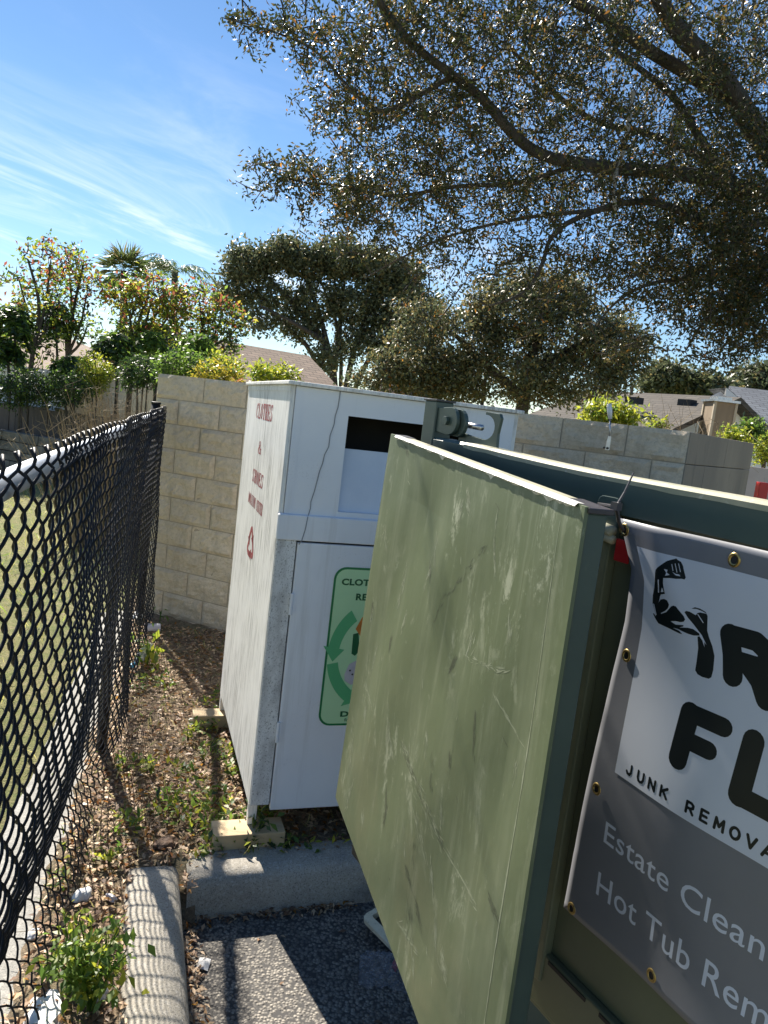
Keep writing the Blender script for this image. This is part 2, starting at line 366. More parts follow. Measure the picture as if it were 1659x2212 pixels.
MT['mulch'] = simple('dark_mulch', (.07, .04, .03), (.12, .07, .05), .95, 20, .8, 60, .02)

# ------------------------------------------------------------------ lettering helpers (flat polygons in a 2-D plane)
def font_polys(body, size=1.0, bold=0.0, spacing=1.0):
    cu = bpy.data.curves.new('lettering', 'FONT'); cu.body = body; cu.size = size; cu.offset = bold; cu.space_character = spacing
    cu.resolution_u = 4
    ob = bpy.data.objects.new('lettering', cu); COL.objects.link(ob)
    bpy.context.view_layer.update()
    dg = bpy.context.evaluated_depsgraph_get(); me = ob.evaluated_get(dg).to_mesh()
    vs = [(v.co.x, v.co.y) for v in me.vertices]; fs = [tuple(p.vertices) for p in me.polygons]
    ob.evaluated_get(dg).to_mesh_clear(); bpy.data.objects.remove(ob); bpy.data.curves.remove(cu)
    return vs, fs
def place_text(mb, body, x0, x1, y0, y1, fn, bold=0, spacing=1.0, m=0, skew=0, rise=0):
    """fit the word into the rectangle x0..x1, y0..y1 of the plane fn(x, y)"""
    vs, fs = font_polys(body, 1.0, bold, spacing)
    xs = [v[0] for v in vs]; ys = [v[1] for v in vs]
    ax, bx, ay, by = min(xs), max(xs), min(ys), max(ys)
    out = []
    for x, y in vs:
        u = (x-ax)/(bx-ax); v = (y-ay)/(by-ay)
        out.append(fn(x0+(x1-x0)*u + skew*v, y0+(y1-y0)*v + rise*u))
    mb.add(out, fs, m)
def stroke(mb, pts, wd, fn, m=0, nseg=7):
    """a line with round ends and joins drawn flat in the plane fn"""
    for i in range(len(pts)-1):
        a = np.array(pts[i], float); b = np.array(pts[i+1], float); d = b-a; ang = math.atan2(d[1], d[0])
        ring = []
        for k in range(nseg+1):
            q = ang - math.pi/2 + math.pi*k/nseg; ring.append(b + wd/2*np.array([math.cos(q), math.sin(q)]))
        for k in range(nseg+1):
            q = ang + math.pi/2 + math.pi*k/nseg; ring.append(a + wd/2*np.array([math.cos(q), math.sin(q)]))
        mb.add([fn(p[0], p[1], i*.00003) for p in ring], [tuple(range(len(ring)))], m)
SERIF = {  # tall stencil letters with slab serifs: rectangles (x0,y0,x1,y1) and ring arcs (cx,cy,rx,ry,t,a0,a1)
 'L': [(.1,0,.4,1),(0,0,.5,.07),(0,.93,.5,1),(.4,0,1,.09),(.85,0,1,.33)],
 'O': [('r',.5,.5,.5,.5,.30,0,360)], 'C': [('r',.5,.5,.5,.5,.30,45,315),(.82,.66,.95,.92)],
 'T': [(.36,0,.66,1),(.2,0,.82,.07),(0,.92,1,1),(0,.7,.12,1),(.88,.7,1,1)],
 'H': [(.08,0,.36,1),(.64,0,.92,1),(0,0,.44,.07),(.56,0,1,.07),(0,.93,.44,1),(.56,.93,1,1),(.3,.46,.7,.54)],
 'E': [(.1,0,.4,1),(0,0,1,.08),(0,.92,1,1),(.86,0,1,.3),(.86,.72,1,1),(.4,.46,.75,.54),(.66,.36,.76,.64)],
 'S': [('r',.5,.74,.46,.26,.26,20,270),('r',.5,.26,.46,.26,.26,-160,90),(.82,.66,.94,1),(.05,0,.16,.34)],
 'D': [(.1,0,.4,1),(0,0,.5,.07),(0,.93,.5,1),('r',.45,.5,.52,.5,.28,-90,90)],
 'N': [(.08,0,.2,1),(.78,0,.9,1),(0,0,.3,.07),(.68,.93,1,1),('q',(.05,1),(.34,1),(.9,0),(.68,0))],
 'A': [('q',(.36,1),(.62,1),(1,0),(.66,0)),('q',(.42,1),(.5,1),(.18,0),(.08,0)),(0,0,.28,.07),(.58,0,1.0,.07),(.22,.28,.75,.35)],
 'I': [(.34,0,.66,1),(.15,0,.85,.07),(.15,.93,.85,1)],
 'R': [(.1,0,.4,1),(0,0,.5,.07),(0,.93,.5,1),('r',.48,.74,.42,.26,.24,-90,90),('q',(.45,.5),(.68,.5),(1,0),(.72,0))],
 '&': [('r',.45,.76,.26,.24,.14,0,360),('r',.42,.27,.42,.27,.2,0,360),('q',(.28,.7),(.5,.7),(1,0),(.74,0)),(.7,.38,1,.45)],
}
def serif_word(mb, word, x0, x1, y0, y1, fn, rise=0):
    n = len(word); cw = (x1-x0)/n
    for i, ch in enumerate(word):
        if ch not in SERIF: continue
        def P(x, y, k): 
            u = (i + .04 + .86*x)*cw; return fn(x0+u, y0+(y1-y0)*y + rise*(u/(x1-x0)), k*.00002)
        for k, g in enumerate(SERIF[ch]):
            if g[0] == 'q': mb.add([P(p[0], p[1], k) for p in g[1:]], [(0, 1, 2, 3)])
            elif g[0] == 'r':
                _, cx, cy, rx, ry, t, a0, a1 = g; t += .03*(rx > .3); ns = 20; vs = []
                for j in range(ns+1):
                    q = math.radians(a0+(a1-a0)*j/ns); c, s_ = math.cos(q), math.sin(q)
                    vs += [P(cx+rx*c, cy+ry*s_, k), P(cx+(rx-t)*c, cy+(ry-.07)*s_, k)]
                mb.add(vs, [(2*j, 2*j+2, 2*j+3, 2*j+1) for j in range(ns)])
            else:
                a, b_, c, d = g
                if c-a < .45 and d-b_ > .5: a -= .025; c += .025
                mb.add([P(a, b_, k), P(c, b_, k), P(c, d, k), P(a, d, k)], [(0, 1, 2, 3)])
def recycle_arrows(mb, cx, cy, rx, ry, fn, m=0, wd=.30):
    """three chasing arrows"""
    for k in range(3):
        base = math.radians(90 + 120*k); tri = []
        def R(x, y):
            return fn(cx + rx*(x*math.cos(base-math.pi/2) - y*math.sin(base-math.pi/2)), cy + ry*(x*math.sin(base-math.pi/2) + y*math.cos(base-math.pi/2)), 0)
        body = [(-.74, .10), (-.34, .80), (-.10, .94), (.14, .94), (.40, .54), (.14, .40), (.0, .62), (-.10, .62), (-.44, .0)]
        mb.add([R(x, y) for x, y in body], [tuple(range(len(body)-1, -1, -1))], m)
        mb.add([R(.0, .32), R(.58, .62), R(.54, .06)], [(0, 1, 2)], m)

# ------------------------------------------------------------------ ground, asphalt, kerbs, path
E1 = np.array([.946, .323, 0]); E2 = np.array([-.323, .946, 0])
K = np.array([-.51, 2.28, 0])                                   # inner corner of the two kerbs
def kxy(a, b, z=0): p = K + E1*a + E2*b; return (p[0], p[1], z)
g = MB()
FAR = 400
g.add([(-FAR, -60, .05), kxy(-.10, -60, .05), kxy(-.10, .09, .05), kxy(60, .09, .05), (FAR, 20, .05), (FAR, FAR, .05), (-FAR, FAR, .05)],
      [(0, 1, 2, 3, 4, 5, 6)])
tag(g.build('ground', MT['field']), kind='structure')
a = MB(); a.grid(lambda u, v: kxy(-.02+14*u, .03-14*v, .0), 8, 8); tag(a.build('asphalt', MT['asphalt']), kind='structure')
FP0 = np.array([-1.08, 3.122, 0]); FD = np.array([-.2516, .9678, 0]); FN = np.array([.9678, .2516, 0])
def fxy(s, o, z): p = FP0 + FD*s + FN*o; return (p[0], p[1], z)
def hn(x, y):
    return .5*math.sin(x*7.1+y*3.3)+.3*math.sin(x*15.7-y*11.2+1)+.2*math.sin(x*31+y*27+2)
# soil between fence, kerbs and wall: a bumpy sheet
sb = MB()
def soilfn(u, v):
    s = -4.5 + 7.5*v
    L = np.array(fxy(s, -.16, 0)); y = L[1]
    if y < 2.28+.12: Rr = np.array(kxy(-.14, (y-2.28)/.946, 0))
    else: Rr = np.array([2.4, 0, 0]) if y > 2.75 else np.array(kxy(-.14, .12, 0))
    x = L[0] + (Rr[0]-L[0])*u
    b = (y-2.28-.323*((x+.51-(-.323)*0)/.946))
    z = .13 + .012*hn(x, y)
    return (x, y, z)
sb2 = MB()
nx, ny = 90, 150
def soil2(u, v):
    x = -3.2 + 6.4*u; y = -1.6 + 7.4*v
    o = (np.array([x, y, 0])-FP0) @ FN
    return (x, y, .128 + .010*hn(x, y) + .004*math.sin(57*x+41*y) - .55*max(0, -.03-o+.02*math.sin(y*9)*math.sin(y*4+1)))
vs = []; idx = {}
fs = []
for j in range(ny+1):
    for i in range(nx+1): vs.append(soil2(i/nx, j/ny))
for j in range(ny):
    for i in range(nx):
        q = [j*(nx+1)+i, j*(nx+1)+i+1, (j+1)*(nx+1)+i+1, (j+1)*(nx+1)+i]
        c = np.mean([vs[k] for k in q], axis=0); d = c - K
        e1 = d @ E1; e2 = d @ E2; o = (c-FP0) @ FN
        if o < -.34: continue
        if e1 > -.14 and e2 < .12: continue
        fs.append(tuple(q))
sb2.add(vs, fs); tag(sb2.build('soil', MT['soil'], smooth=True), kind='structure')
p = MB(); p.grid(lambda u, v: fxy(-6+8.4*v, -.06-.25*u-(.008*math.sin(v*41)+.006*math.sin(v*97))*(u > .5), .072+.02*math.sin(3*v)-.02*(u > .9)), 6, 80); tag(p.build('path', MT['path']), kind='structure')
pg = MB(); pg.grid(lambda u, v: kxy(-.07+.16*u, .02+.16*v, .095+.045*v+.012*math.sin(u*9+v*5)), 8, 8); pg.grid(lambda u, v: kxy(-.02+.06*u, -.03+.06*v, .002+.09*v), 4, 4); tag(pg.build('soil_plug', MT['soil'], smooth=True), kind='structure')
# kerbs: extruded profile with a rounded nose
prof = [(0, -.02), (-.006, .05), (-.014, .10), (-.024, .126), (-.040, .139), (-.065, .144), (-.150, .146), (-.176, .142), (-.192, .128), (-.197, .10), (-.197, -.02)]
def kerb(name, fn, n):
    k = MB(); L = len(prof); rs = np.random.default_rng(3)
    vs = []
    for i in range(n+1):
        t = i/n; e = 0
        for (o, z) in prof:
            sh = .012 if (i == 0 or i == n) else 0
            oo = o + (.5*sh if o > -.08 else -.5*sh); zz = z - sh*(z > .1)
            if .1 < z: zz += rs.normal(0, .0009); oo += rs.normal(0, .0011)
            vs.append(fn(oo, t, zz))
    fs = [(i*L+j, i*L+j+1, (i+1)*L+j+1, (i+1)*L+j) for i in range(n) for j in range(L-1)] + [tuple(range(L)), tuple(n*L+j for j in range(L-1, -1, -1))]
    k.add(vs, fs); return tag(k.build(name, MT['kerb'], smooth=True), kind='structure')
kerb('kerb', lambda o, t, z: kxy(o, .115 - 5.5*t, z), 90)
kerb('kerb', lambda o, t, z: kxy(.010 + 3.0*t, -o, z), 60)

# ------------------------------------------------------------------ chain-link fence
fence = thing('chain_link_fence', 'black chain link fence with galvanised top rail along the left edge, sagging at its foot', 'fence', fxy(0, 0, .13))
ZT = 1.615
def sstep(a, b, x): t = min(1, max(0, (x-a)/(b-a))); return t*t*(3-2*t)
def foff(s, z):
    ac = -.115*sstep(.12, -.75, s); zc = .15 + .20*sstep(.1, -.9, s)
    if s < -1.2: ac -= .03*min(1.5, -1.2-s)
    if z < zc: o = ac*(z-.10)/(zc-.10)
    else: o = ac*max(0, (1-(z-zc)/(1.0-zc)))**1.7
    if s > 0: q = min(1, s/2.0); o += -.075*math.sin(math.pi*min(1, q*1.05))*math.sin(math.pi*(z-.1)/1.5)*.7 + .05*q*max(0, .6-z)
    o += .006*math.sin(s*6+z*4) + .004*math.sin(s*11-z*9)
    return o + .026
DW = .036; VP_ = .072; PER = 8
wm = MB(); zb = .10
nper = int((ZT-.0-zb-.02)/VP_); nst = nper*PER
k0, k1 = int(-3.0/DW), int(2.08/DW)
for k in range(k0, k1):
    pts = []
    for j in range(nst+1):
        th = 2*math.pi*j/PER + (math.pi if k % 2 else 0)
        tri = math.asin(.90*math.sin(th))/1.1198
        z = ZT - .010 - VP_*(nst-j)/PER
        s = k*DW + DW*.52*tri
        w_ = .0055*math.cos(th)
        pts.append(fxy(s, foff(s, z)+w_, z))
    # twisted barb above the rail: alternate wires splay left and right
    s = k*DW + (DW*.5 if k % 2 else -DW*.5); base = (s - DW*0, ZT)
    zt = pts[-1][2]
    sg = 1 if k % 2 else -1
    sj = k*DW + sg*DW*.5
    pts += [fxy(sj-sg*.002, foff(sj, zt), zt+.010), fxy(sj+sg*.002, foff(sj, zt)+.002, zt+.020), fxy(sj-sg*.012, foff(sj, zt)-.003, zt+.036)]
    near = k*DW < .3
    wm.tube(pts, .0028, 5 if near else 4)
wm.build('wire_mesh', MT['vinyl_wire'], fence, smooth=True, off=fxy(0, 0, .13))
r = MB(); r.tube([fxy(-3.4+5.5*i/30, -.004+.004*math.sin(i*.8), ZT-.028+.003*math.sin(i*.9)) for i in range(31)], .021, 14)
r.build('top_rail', MT['galv'], fence, smooth=True, off=fxy(0, 0, .13))
for s in (-3.05, 0.03, 2.10):
    q = MB(); top = ZT+.03 if s > 1 else ZT-.05
    q.tube([fxy(s, -.045, .02), fxy(s, -.045, top)], .030 if s > 1 else .024, 14)
    po = q.build('post', MT['vinyl_wire'], fence, smooth=True, off=fxy(0, 0, .13))
    if s > 1:
        c = MB(); c.tube([fxy(s, -.045, top), fxy(s, -.045, top+.012), fxy(s, -.045, top+.014), fxy(s, -.045, top+.015)], [.033, .033, .031, .026], 14)
        c.build('post_cap', MT['vinyl_wire'], po, smooth=True, off=fxy(0, 0, .13))
for s in (-1.35, -.55, .2):                                          # wire ties round the rail
    q = MB(); pts = [fxy(s+.004*math.sin(a), -.004+.025*math.cos(a), ZT-.028+.025*math.sin(a)) for a in np.linspace(0, 2*math.pi, 13)]
    q.tube(pts, .003, 5); q.build('wire_tie', MT['vinyl_wire'], fence, smooth=True, off=fxy(0, 0, .13))

# ------------------------------------------------------------------ split-face block wall with a return wing
wall = thing('block_wall', 'tan split face concrete block enclosure wall behind the white donation bin', 'wall', (-1.706, 5.314, .05))
WA = np.array([-1.706, 5.314, 0]); WD = np.array([math.sin(math.radians(67)), -math.cos(math.radians(67)), 0]); WN = np.array([-WD[1], WD[0], 0])   # WN points away from the camera
WOFF = (-1.706, 5.314, .05)
wz0, WTOP, CH = -.02, 1.858, .1725
BL = .352; rs = np.random.default_rng(5)
wb = MB(); LEN = 3.535
def wp(s, y, z): p = WA + WD*s + WN*y; return (p[0], p[1], z)
nc = 11
for c in range(nc):
    z1 = WTOP - c*CH; z0 = z1 - CH + .0065
    x = -BL*(.5 if c % 2 == 0 else 1.0)*0
    start = 0.0; first = .405 if c % 2 == 0 else .2
    edges = [0.0, first]
    while edges[-1] < LEN-.05: edges.append(min(LEN, edges[-1]+BL))
    if LEN-edges[-2] < .12: edges.pop(-2)
    for i in range(len(edges)-1):
        a0, a1 = edges[i]+(.0033 if i else 0), edges[i+1]-.0033
        nu = max(4, int((a1-a0)/.026)); nv = 7; tilt = rs.normal(0, .004, 2)
        ph = rs.uniform(0, 9, 6)
        def fn(u, v):
            e = min(u, 1-u)*nu; f = min(v, 1-v)*nv
            edge = 0 if (e < .5 or f < .5) else 1
            ss = a0+(a1-a0)*u; zz = z0+(z1-z0)*v
            d = edge*(.006 + .007*abs(math.sin(ss*23+ph[0]+zz*9)) + .005*math.sin(zz*47+ph[1]+ss*13) + rs.normal(0, .0022) + tilt[0]*(u-.5)*2 + tilt[1]*(v-.5)*2)
            return wp(ss, -d, zz)
        wb.grid(fn, nu, nv)
wb.build('split_face_blocks', MT['block'], wall, smooth=False, off=WOFF)
mo = MB(); WX = np.array([WD, WN, [0, 0, 1.]])
mo.box((.002, .004, wz0), (LEN-.002, .19, WTOP-.003), axes=WX, o=WA); mo.build('mortar_bed', MT['mortar'], wall, off=WOFF)
wg = MB(); WW = np.array([.655, .755, 0]); WW /= np.linalg.norm(WW); WP = np.array([WW[1], -WW[0], 0]); WC = WA + WD*LEN
WY = np.array([WP, WW, [0, 0, 1.]])
for (y0, y1, z0, z1) in [(.0, .62, 1.688, WTOP-.002), (.6225, 1.15, 1.688, WTOP-.002), (.0, .30, 1.513, 1.6855), (.3025, 1.15, 1.513, 1.6855), (0, 1.15, 1.338, 1.5105), (0, 1.15, -.02, 1.3355)]:
    wg.box((-.19, y0, z0), (.004, y1, z1), axes=WY, o=WC)
wg.build('side_wing', MT['wing'], wall, bevel=.004, off=WOFF)
# strap with a pale handle hung on the wall
st = MB(); c0 = (2.92+.30)
def sp_(x, y): return at_y(x, y, 4.06)
P = [np.array(at_y(1316, 872, 4.03)), np.array(at_y(1318, 905, 4.03)), np.array(at_y(1317, 942, 4.0)), np.array(at_y(1311, 972, 4.0))]
hol = tag(None, '') if False else None
ro = thing('gate_holdback', 'thin pale metal strap and rod fixed to the top of the right block wall', 'gate holdback', P[3])
q = MB(); q.tube([P[0], P[0]*.5+P[1]*.5, P[1]], [.012, .014, .010], 10); q.build('handle', MT['trim'], ro, smooth=True, off=P[3])
q = MB(); q.tube([P[1], P[2]], .005, 8); q.build('rod', MT['steel'], ro, smooth=True, off=P[3])
q = MB(); d = (P[3]-P[2]); q.prism([(-.008, 0), (.008, 0), (.011, .5), (.011, 1), (-.011, 1), (-.011, .5)], lambda a, b, c: P[2]+d*b+np.array([a, 0, 0])+np.array([0, c, 0]), -.003, .003)
q.build('strap', MT['steel'], ro, off=P[3])
q = MB(); q.tube([P[3]+np.array([0, -.012, .01]), P[3]+np.array([0, .06, .01])], .006, 8); q.build('bolt', MT['dark'], ro, off=P[3])

# ------------------------------------------------------------------ donation bin
BO = np.array([-.366, 2.563, 0]); BX = np.array([E1, E2, [0, 0, 1.]])
bin_ = thing('donation_bin', 'white plywood clothes donation bin with red stencilled side, standing by the block wall', 'donation bin', (BO[0], BO[1], .20))
BOFF = (BO[0], BO[1], .20)
def bp(x, y, z): p = BO + E1*x + E2*y; return (p[0], p[1], z)
BW, BD, BT = .878, 1.07, 1.818
b = MB(); b.box((0, .0, .275), (.016, BD, BT), axes=BX, o=BO)
# the side panel's foot runs down to the front leg
side = b.build('side_panel', MT['weathered_white'], bin_, bevel=.002, off=BOFF)
b = MB(); b.box((BW-.016, 0, .28), (BW, BD, BT), axes=BX, o=BO); b.build('side_panel', MT['weathered_white'], bin_, bevel=.002, off=BOFF)
b = MB(); b.box((.016, BD-.016, .28), (BW-.016, BD, BT), axes=BX, o=BO); b.box((.016, .016, .28), (BW-.016, BD-.016, .296), axes=BX, o=BO)
b.build('back_panel', MT['weathered_white'], bin_, off=BOFF)
OX0, OX1, OZ0, OZ1 = .212, .665, 1.392, 1.735
b = MB()
def ringpanel(y0, y1, x0, x1, z0, z1):
    o = [(x0, z0), (x1, z0), (x1, z1), (x0, z1)]; i_ = [(OX0, OZ0), (OX1, OZ0), (OX1, OZ1), (OX0, OZ1)]
    vs = [bp(x, y, z) for y in (y0, y1) for x, z in o+i_]
    fs = []
    for k in range(4):
        n = (k+1) % 4
        fs += [(k, n, 4+n, 4+k), (8+n, 8+k, 12+k, 12+n), (k, 8+k, 8+n, n), (4+n, 12+n, 12+k, 4+k)]
    b.add(vs, fs)
ringpanel(-.003, .014, .0175, BW-.0175, 1.29, BT-.002)
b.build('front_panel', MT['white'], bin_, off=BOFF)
b = MB(); b.add([bp(OX0-.01, .016, OZ0-.004), bp(OX1+.01, .016, OZ0-.004), bp(OX1+.01, .055, OZ0+.225), bp(OX0-.01, .055, OZ0+.225),
                 bp(OX0-.01, .028, OZ0-.004), bp(OX1+.01, .028, OZ0-.004), bp(OX1+.01, .067, OZ0+.225), bp(OX0-.01, .067, OZ0+.225)],
                [(0, 1, 2, 3), (7, 6, 5, 4), (3, 2, 6, 7), (0, 4, 5, 1), (0, 3, 7, 4), (1, 5, 6, 2)])
b.build('chute_flap', MT['chalk_blue'], bin_, off=BOFF)
b = MB(); b.box((-.003, -.019, 1.281), (BW+.003, -.0035, 1.372), axes=BX, o=BO)
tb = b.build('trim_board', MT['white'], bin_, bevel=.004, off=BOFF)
b = MB(); b.add([bp(-.003, -.0192, 1.352), bp(BW+.003, -.0192, 1.352), bp(BW+.003, -.0035, 1.3735), bp(-.003, -.0035, 1.3735)], [(0, 1, 2, 3)]); b.build('chalky_ledge', MT['chalk_blue'], tb, off=BOFF)
for (x0, x1) in ((.002, .072), (BW-.076, BW-.002)):
    b = MB(); b.box((x0, -.012, .282), (x1, .012, 1.280), axes=BX, o=BO); b.build('face_frame', MT['mouldy'], bin_, bevel=.002, off=BOFF)
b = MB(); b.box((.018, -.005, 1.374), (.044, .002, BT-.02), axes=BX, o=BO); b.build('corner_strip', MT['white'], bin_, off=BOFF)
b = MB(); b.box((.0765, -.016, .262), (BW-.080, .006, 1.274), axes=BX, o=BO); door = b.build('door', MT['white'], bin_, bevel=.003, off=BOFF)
for z0 in (.53, 1.012):
    b = MB(); b.tube([bp(.0745, -.020, z0), bp(.0745, -.020, z0+.078)], .006, 8)
    for k in range(1, 3): b.tube([bp(.0745, -.020, z0+.026*k-.0015), bp(.0745, -.020, z0+.026*k+.0015)], .0072, 8)
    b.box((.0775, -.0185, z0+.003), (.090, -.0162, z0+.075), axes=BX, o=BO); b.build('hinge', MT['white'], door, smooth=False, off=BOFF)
b = MB(); b.box((.0165, .30, .80), (BW-.0165, .31, BT-.003), axes=BX, o=BO); b.build('added_dark_board', MT['inside'], bin_, off=BOFF)  # board added in near-black to stand for the shade behind the opening
b = MB(); b.box((.0165, .07, 1.24), (BW-.0165, .299, 1.25), axes=BX, o=BO); b.box((.0165, .04, BT-.012), (BW-.0165, .299, BT-.004), axes=BX, o=BO); b.box((.0165, .06, 1.2505), (.026, .299, BT-.013), axes=BX, o=BO); b.box((BW-.026, .06, 1.2505), (BW-.0165, .299, BT-.013), axes=BX, o=BO); b.build('added_dark_lining', MT['inside'], bin_, off=BOFF)  # near-black lining, added so the chute looks unlit
# lid
b = MB(); b.box((-.014, -.022, BT), (BW+.012, BD+.02, BT+.014), axes=BX, o=BO)
b.build('lid', MT['weathered_white'], bin_, bevel=.003, off=BOFF)
b = MB(); b.box((-.0035, -.002, BT-.022), (.0, BD, BT-.001), axes=BX, o=BO); b.build('lid_trim', MT['weathered_white'], bin_, off=BOFF)
for (x, y) in ((0.001, 0.002), (BW-.034, .002), (.001, BD-.035), (BW-.034, BD-.035)):
    b = MB(); b.box((x, y, .20), (x+.032, y+.032, .281), axes=BX, o=BO); b.build('leg', MT['weathered_white'], bin_, bevel=.002, off=BOFF)
# wire draped down the front
b = MB(); pts = [(.172, 1.822), (.168, 1.76), (.160, 1.70), (.150, 1.62), (.136, 1.56), (.126, 1.50), (.112, 1.42), (.106, 1.374)]
pp = []
for i in range(len(pts)-1):
    for t in (0, .5): pp.append((pts[i][0]*(1-t)+pts[i+1][0]*t + .003*math.sin(7*i+t*5), pts[i][1]*(1-t)+pts[i+1][1]*t))
pp.append(pts[-1])
wire_pts = [bp(x, -.006, z) for x, z in pp] + [bp(.101, -.021, 1.368), bp(.096, -.0215, 1.32), bp(.088, -.021, 1.283), bp(.08, -.020, 1.268)]
b.tube(wire_pts, .0017, 5); b.build('draped_wire', simple('grey_wire', (.30, .32, .34), None, .6), bin_, smooth=True, off=BOFF)
# red stencil lettering on the side; reading direction runs from the back edge to the front
sfn = lambda x, y, k=0: bp(-.0007-k, -x, y)
for word, x0, x1, z0, z1 in (('CLOTHES', -.748, -.318, 1.676, 1.741), ('&', -.60, -.505, 1.532, 1.585), ('SHOES', -.684, -.384, 1.404, 1.460), ('DONATION CENTER', -.742, -.335, 1.303, 1.349)):
    b = MB(); serif_word(b, word, x0, x1, z0, z1, sfn); b.build('lettering', MT['red_paint'], side, off=BOFF)
b = MB(); recycle_arrows(b, -.552, 1.148, .105, .082, sfn); b.build('recycling_symbol', MT['red_paint'], side, off=BOFF)
# poster on the door
def rrect(x0, x1, z0, z1, r, n=6):
    o = []
    for cx, cz, a in ((x1-r, z1-r, 0), (x0+r, z1-r, 90), (x0+r, z0+r, 180), (x1-r, z0+r, 270)):
        o += [(cx+r*math.cos(math.radians(a+90*k/n)), cz+r*math.sin(math.radians(a+90*k/n))) for k in range(n+1)]
    return o
po = MB(); o = rrect(.222, .618, .590, 1.195, .045); po.prism(o, lambda x, z, y: bp(x, y, z), -.0165, -.0180); poster = po.build('poster', MT['poster_d'], door, off=BOFF)
i_ = rrect(.230, .610, .598, 1.187, .038)
MTS = [MT['poster_g'], MT['poster_m'], MT['poster_text'], MT['orange'], MT['pale_print'], MT['dark']]
pm = MB(); pf = lambda x, z, k=0: bp(x, -.0184-k, z)
pm.add([pf(x, z) for x, z in i_], [tuple(range(len(i_)))], 0)
pf2 = lambda x, z, k=0: bp(x, -.0190-k, z)
place_text(pm, 'CLOTHES & SHOES', .252, .598, 1.128, 1.153, pf2, .042, 1.06, 2)
place_text(pm, 'RECYCLING', .312, .53, 1.073, 1.099, pf2, .042, 1.08, 2)
place_text(pm, 'DONATE', .304, .50, .624, .646, pf2, .042, 1.05, 2)
place_text(pm, 'flor', .322, .346, .606, .618, pf2, .0, 1, 2)
for (a0, a1) in ((128, 172), (190, 236), (306, 352), (10, 54)):
    rg = []; ns = 10
    for j in range(ns+1):
        q = math.radians(a0+(a1-a0)*j/ns); rg += [pf2(.42+.192*math.cos(q), .865+.215*math.sin(q)), pf2(.42+.150*math.cos(q), .865+.165*math.sin(q))]
    pm.add(rg, [(2*j, 2*j+2, 2*j+3, 2*j+1) for j in range(ns)], 1)
    q = math.radians(a1); q2 = math.radians(a1+16)
    pm.add([pf2(.42+.212*math.cos(q), .865+.24*math.sin(q)), pf2(.42+.171*math.cos(q2), .865+.19*math.sin(q2)), pf2(.42+.130*math.cos(q), .865+.14*math.sin(q))], [(0, 1, 2)], 1)
pf3 = lambda x, z, k=0: bp(x, -.0194-k, z)
pm.add([pf3(x, z) for x, z in [(.325, .965), (.345, 1.01), (.375, 1.022), (.43, 1.022), (.47, 1.0), (.485, .93), (.455, .92), (.445, .88), (.36, .88), (.352, .93)]], [tuple(range(10))], 3)
pm.add([pf3(x, z) for x, z in [(.318, .945), (.338, .95), (.350, .88), (.334, .862), (.320, .87)]], [(0, 1, 2, 3, 4)], 2)
pm.add([pf3(x, z) for x, z in [(.302, .79), (.316, .83), (.345, .845), (.40, .835), (.42, .79), (.40, .755), (.33, .75), (.306, .765)]], [tuple(range(8))], 4)
for (x, z) in ((.322, .805), (.345, .81), (.333, .79)): pm.add([bp(x+.004*math.cos(q), -.0198, z+.004*math.sin(q)) for q in np.linspace(0, 6.28, 7)[:-1]], [tuple(range(6))], 5)
pm.build('poster_print', MTS, poster, off=BOFF)
# lumber under the feet: things of their own
lb = MB(); lb.box((-.125, -.06, .125), (.135, .045, .199), axes=BX, o=BO)
tag(lb.build('wood_block', MT['lumber'], bevel=.003), 'raw timber block under the front left foot of the white bin', 'wood block', group='timber blocks under the bin')
lb = MB(); lb.box((-.13, BD-.10, .12), (.14, BD-.005, .199), axes=BX, o=BO)
tag(lb.build('wood_block', MT['lumber'], bevel=.003), 'raw timber block poking out under the rear corner of the white bin', 'wood block', group='timber blocks under the bin')
# ------------------------------------------------------------------ green dumpster (frame: u along its side, y into it)
DG = np.array([.405, 1.34, 0]); DU = np.array([.5, -.866, 0]); DV = np.array([.866, .5, 0]); DX = np.array([DU, DV, [0, 0, 1.]])
dump = thing('dumpster', 'open green steel dumpster with its door swung back against its side', 'dumpster', (DG[0], DG[1], 0))
DOFF = (DG[0], DG[1], 0)
def dp(u, y, z): p = DG + DU*u + DV*y; return (p[0], p[1], z)
U0, U1, DEP = -.61, 2.2, 1.8
def dbox(name, lo, hi, mat, parent=dump, bev=.004):
    b = MB(); b.box(lo, hi, axes=DX, o=DG); return b.build(name, mat, parent, bevel=bev, off=DOFF)
dbox('side_wall', (U0+.004, .022, .69), (U1, .030, 1.628), MT['side_green'])
dbox('side_wall', (U0+.004, DEP-.03, .69), (U1, DEP-.022, 1.628), MT['side_green'])
dbox('end_wall', (U1-.008, .031, .69), (U1, DEP-.031, 1.66), MT['side_green'])
dbox('floor', (U0, .031, .675), (U1-.01, DEP-.031, .689), MT['side_green'])
# the top rail is slightly bowed, its far end kicked up
def rail(y0, y1, mat, name, par=dump, z0=1.626, dz=0):
    b = MB(); vs = []; n = 24
    for i in range(n+1):
        u = U0 + .001 + (U1-U0)*i/n; zt = 1.691 + .021*sstep(.20, -.66, u) + .0016*math.sin(u*9)
        for (y, z) in ((y0, z0), (y1, z0), (y1, zt-.006), (y1-.006, zt), (y0+.006, zt), (y0, zt-.006)): vs.append(dp(u, y, z))
    fs = [(i*6+j, i*6+(j+1) % 6, (i+1)*6+(j+1) % 6, (i+1)*6+j) for i in range(n) for j in range(6)] + [tuple(range(5, -1, -1)), tuple(n*6+j for j in range(6))]
    b.add(vs, fs); return b.build(name, mat, par, off=DOFF)
rl = rail(0, .055, MT['green'], 'top_rail'); rail(DEP-.055, DEP, MT['green'], 'top_rail')
b = MB(); n = 60; vs = []; rs = np.random.default_rng(8)
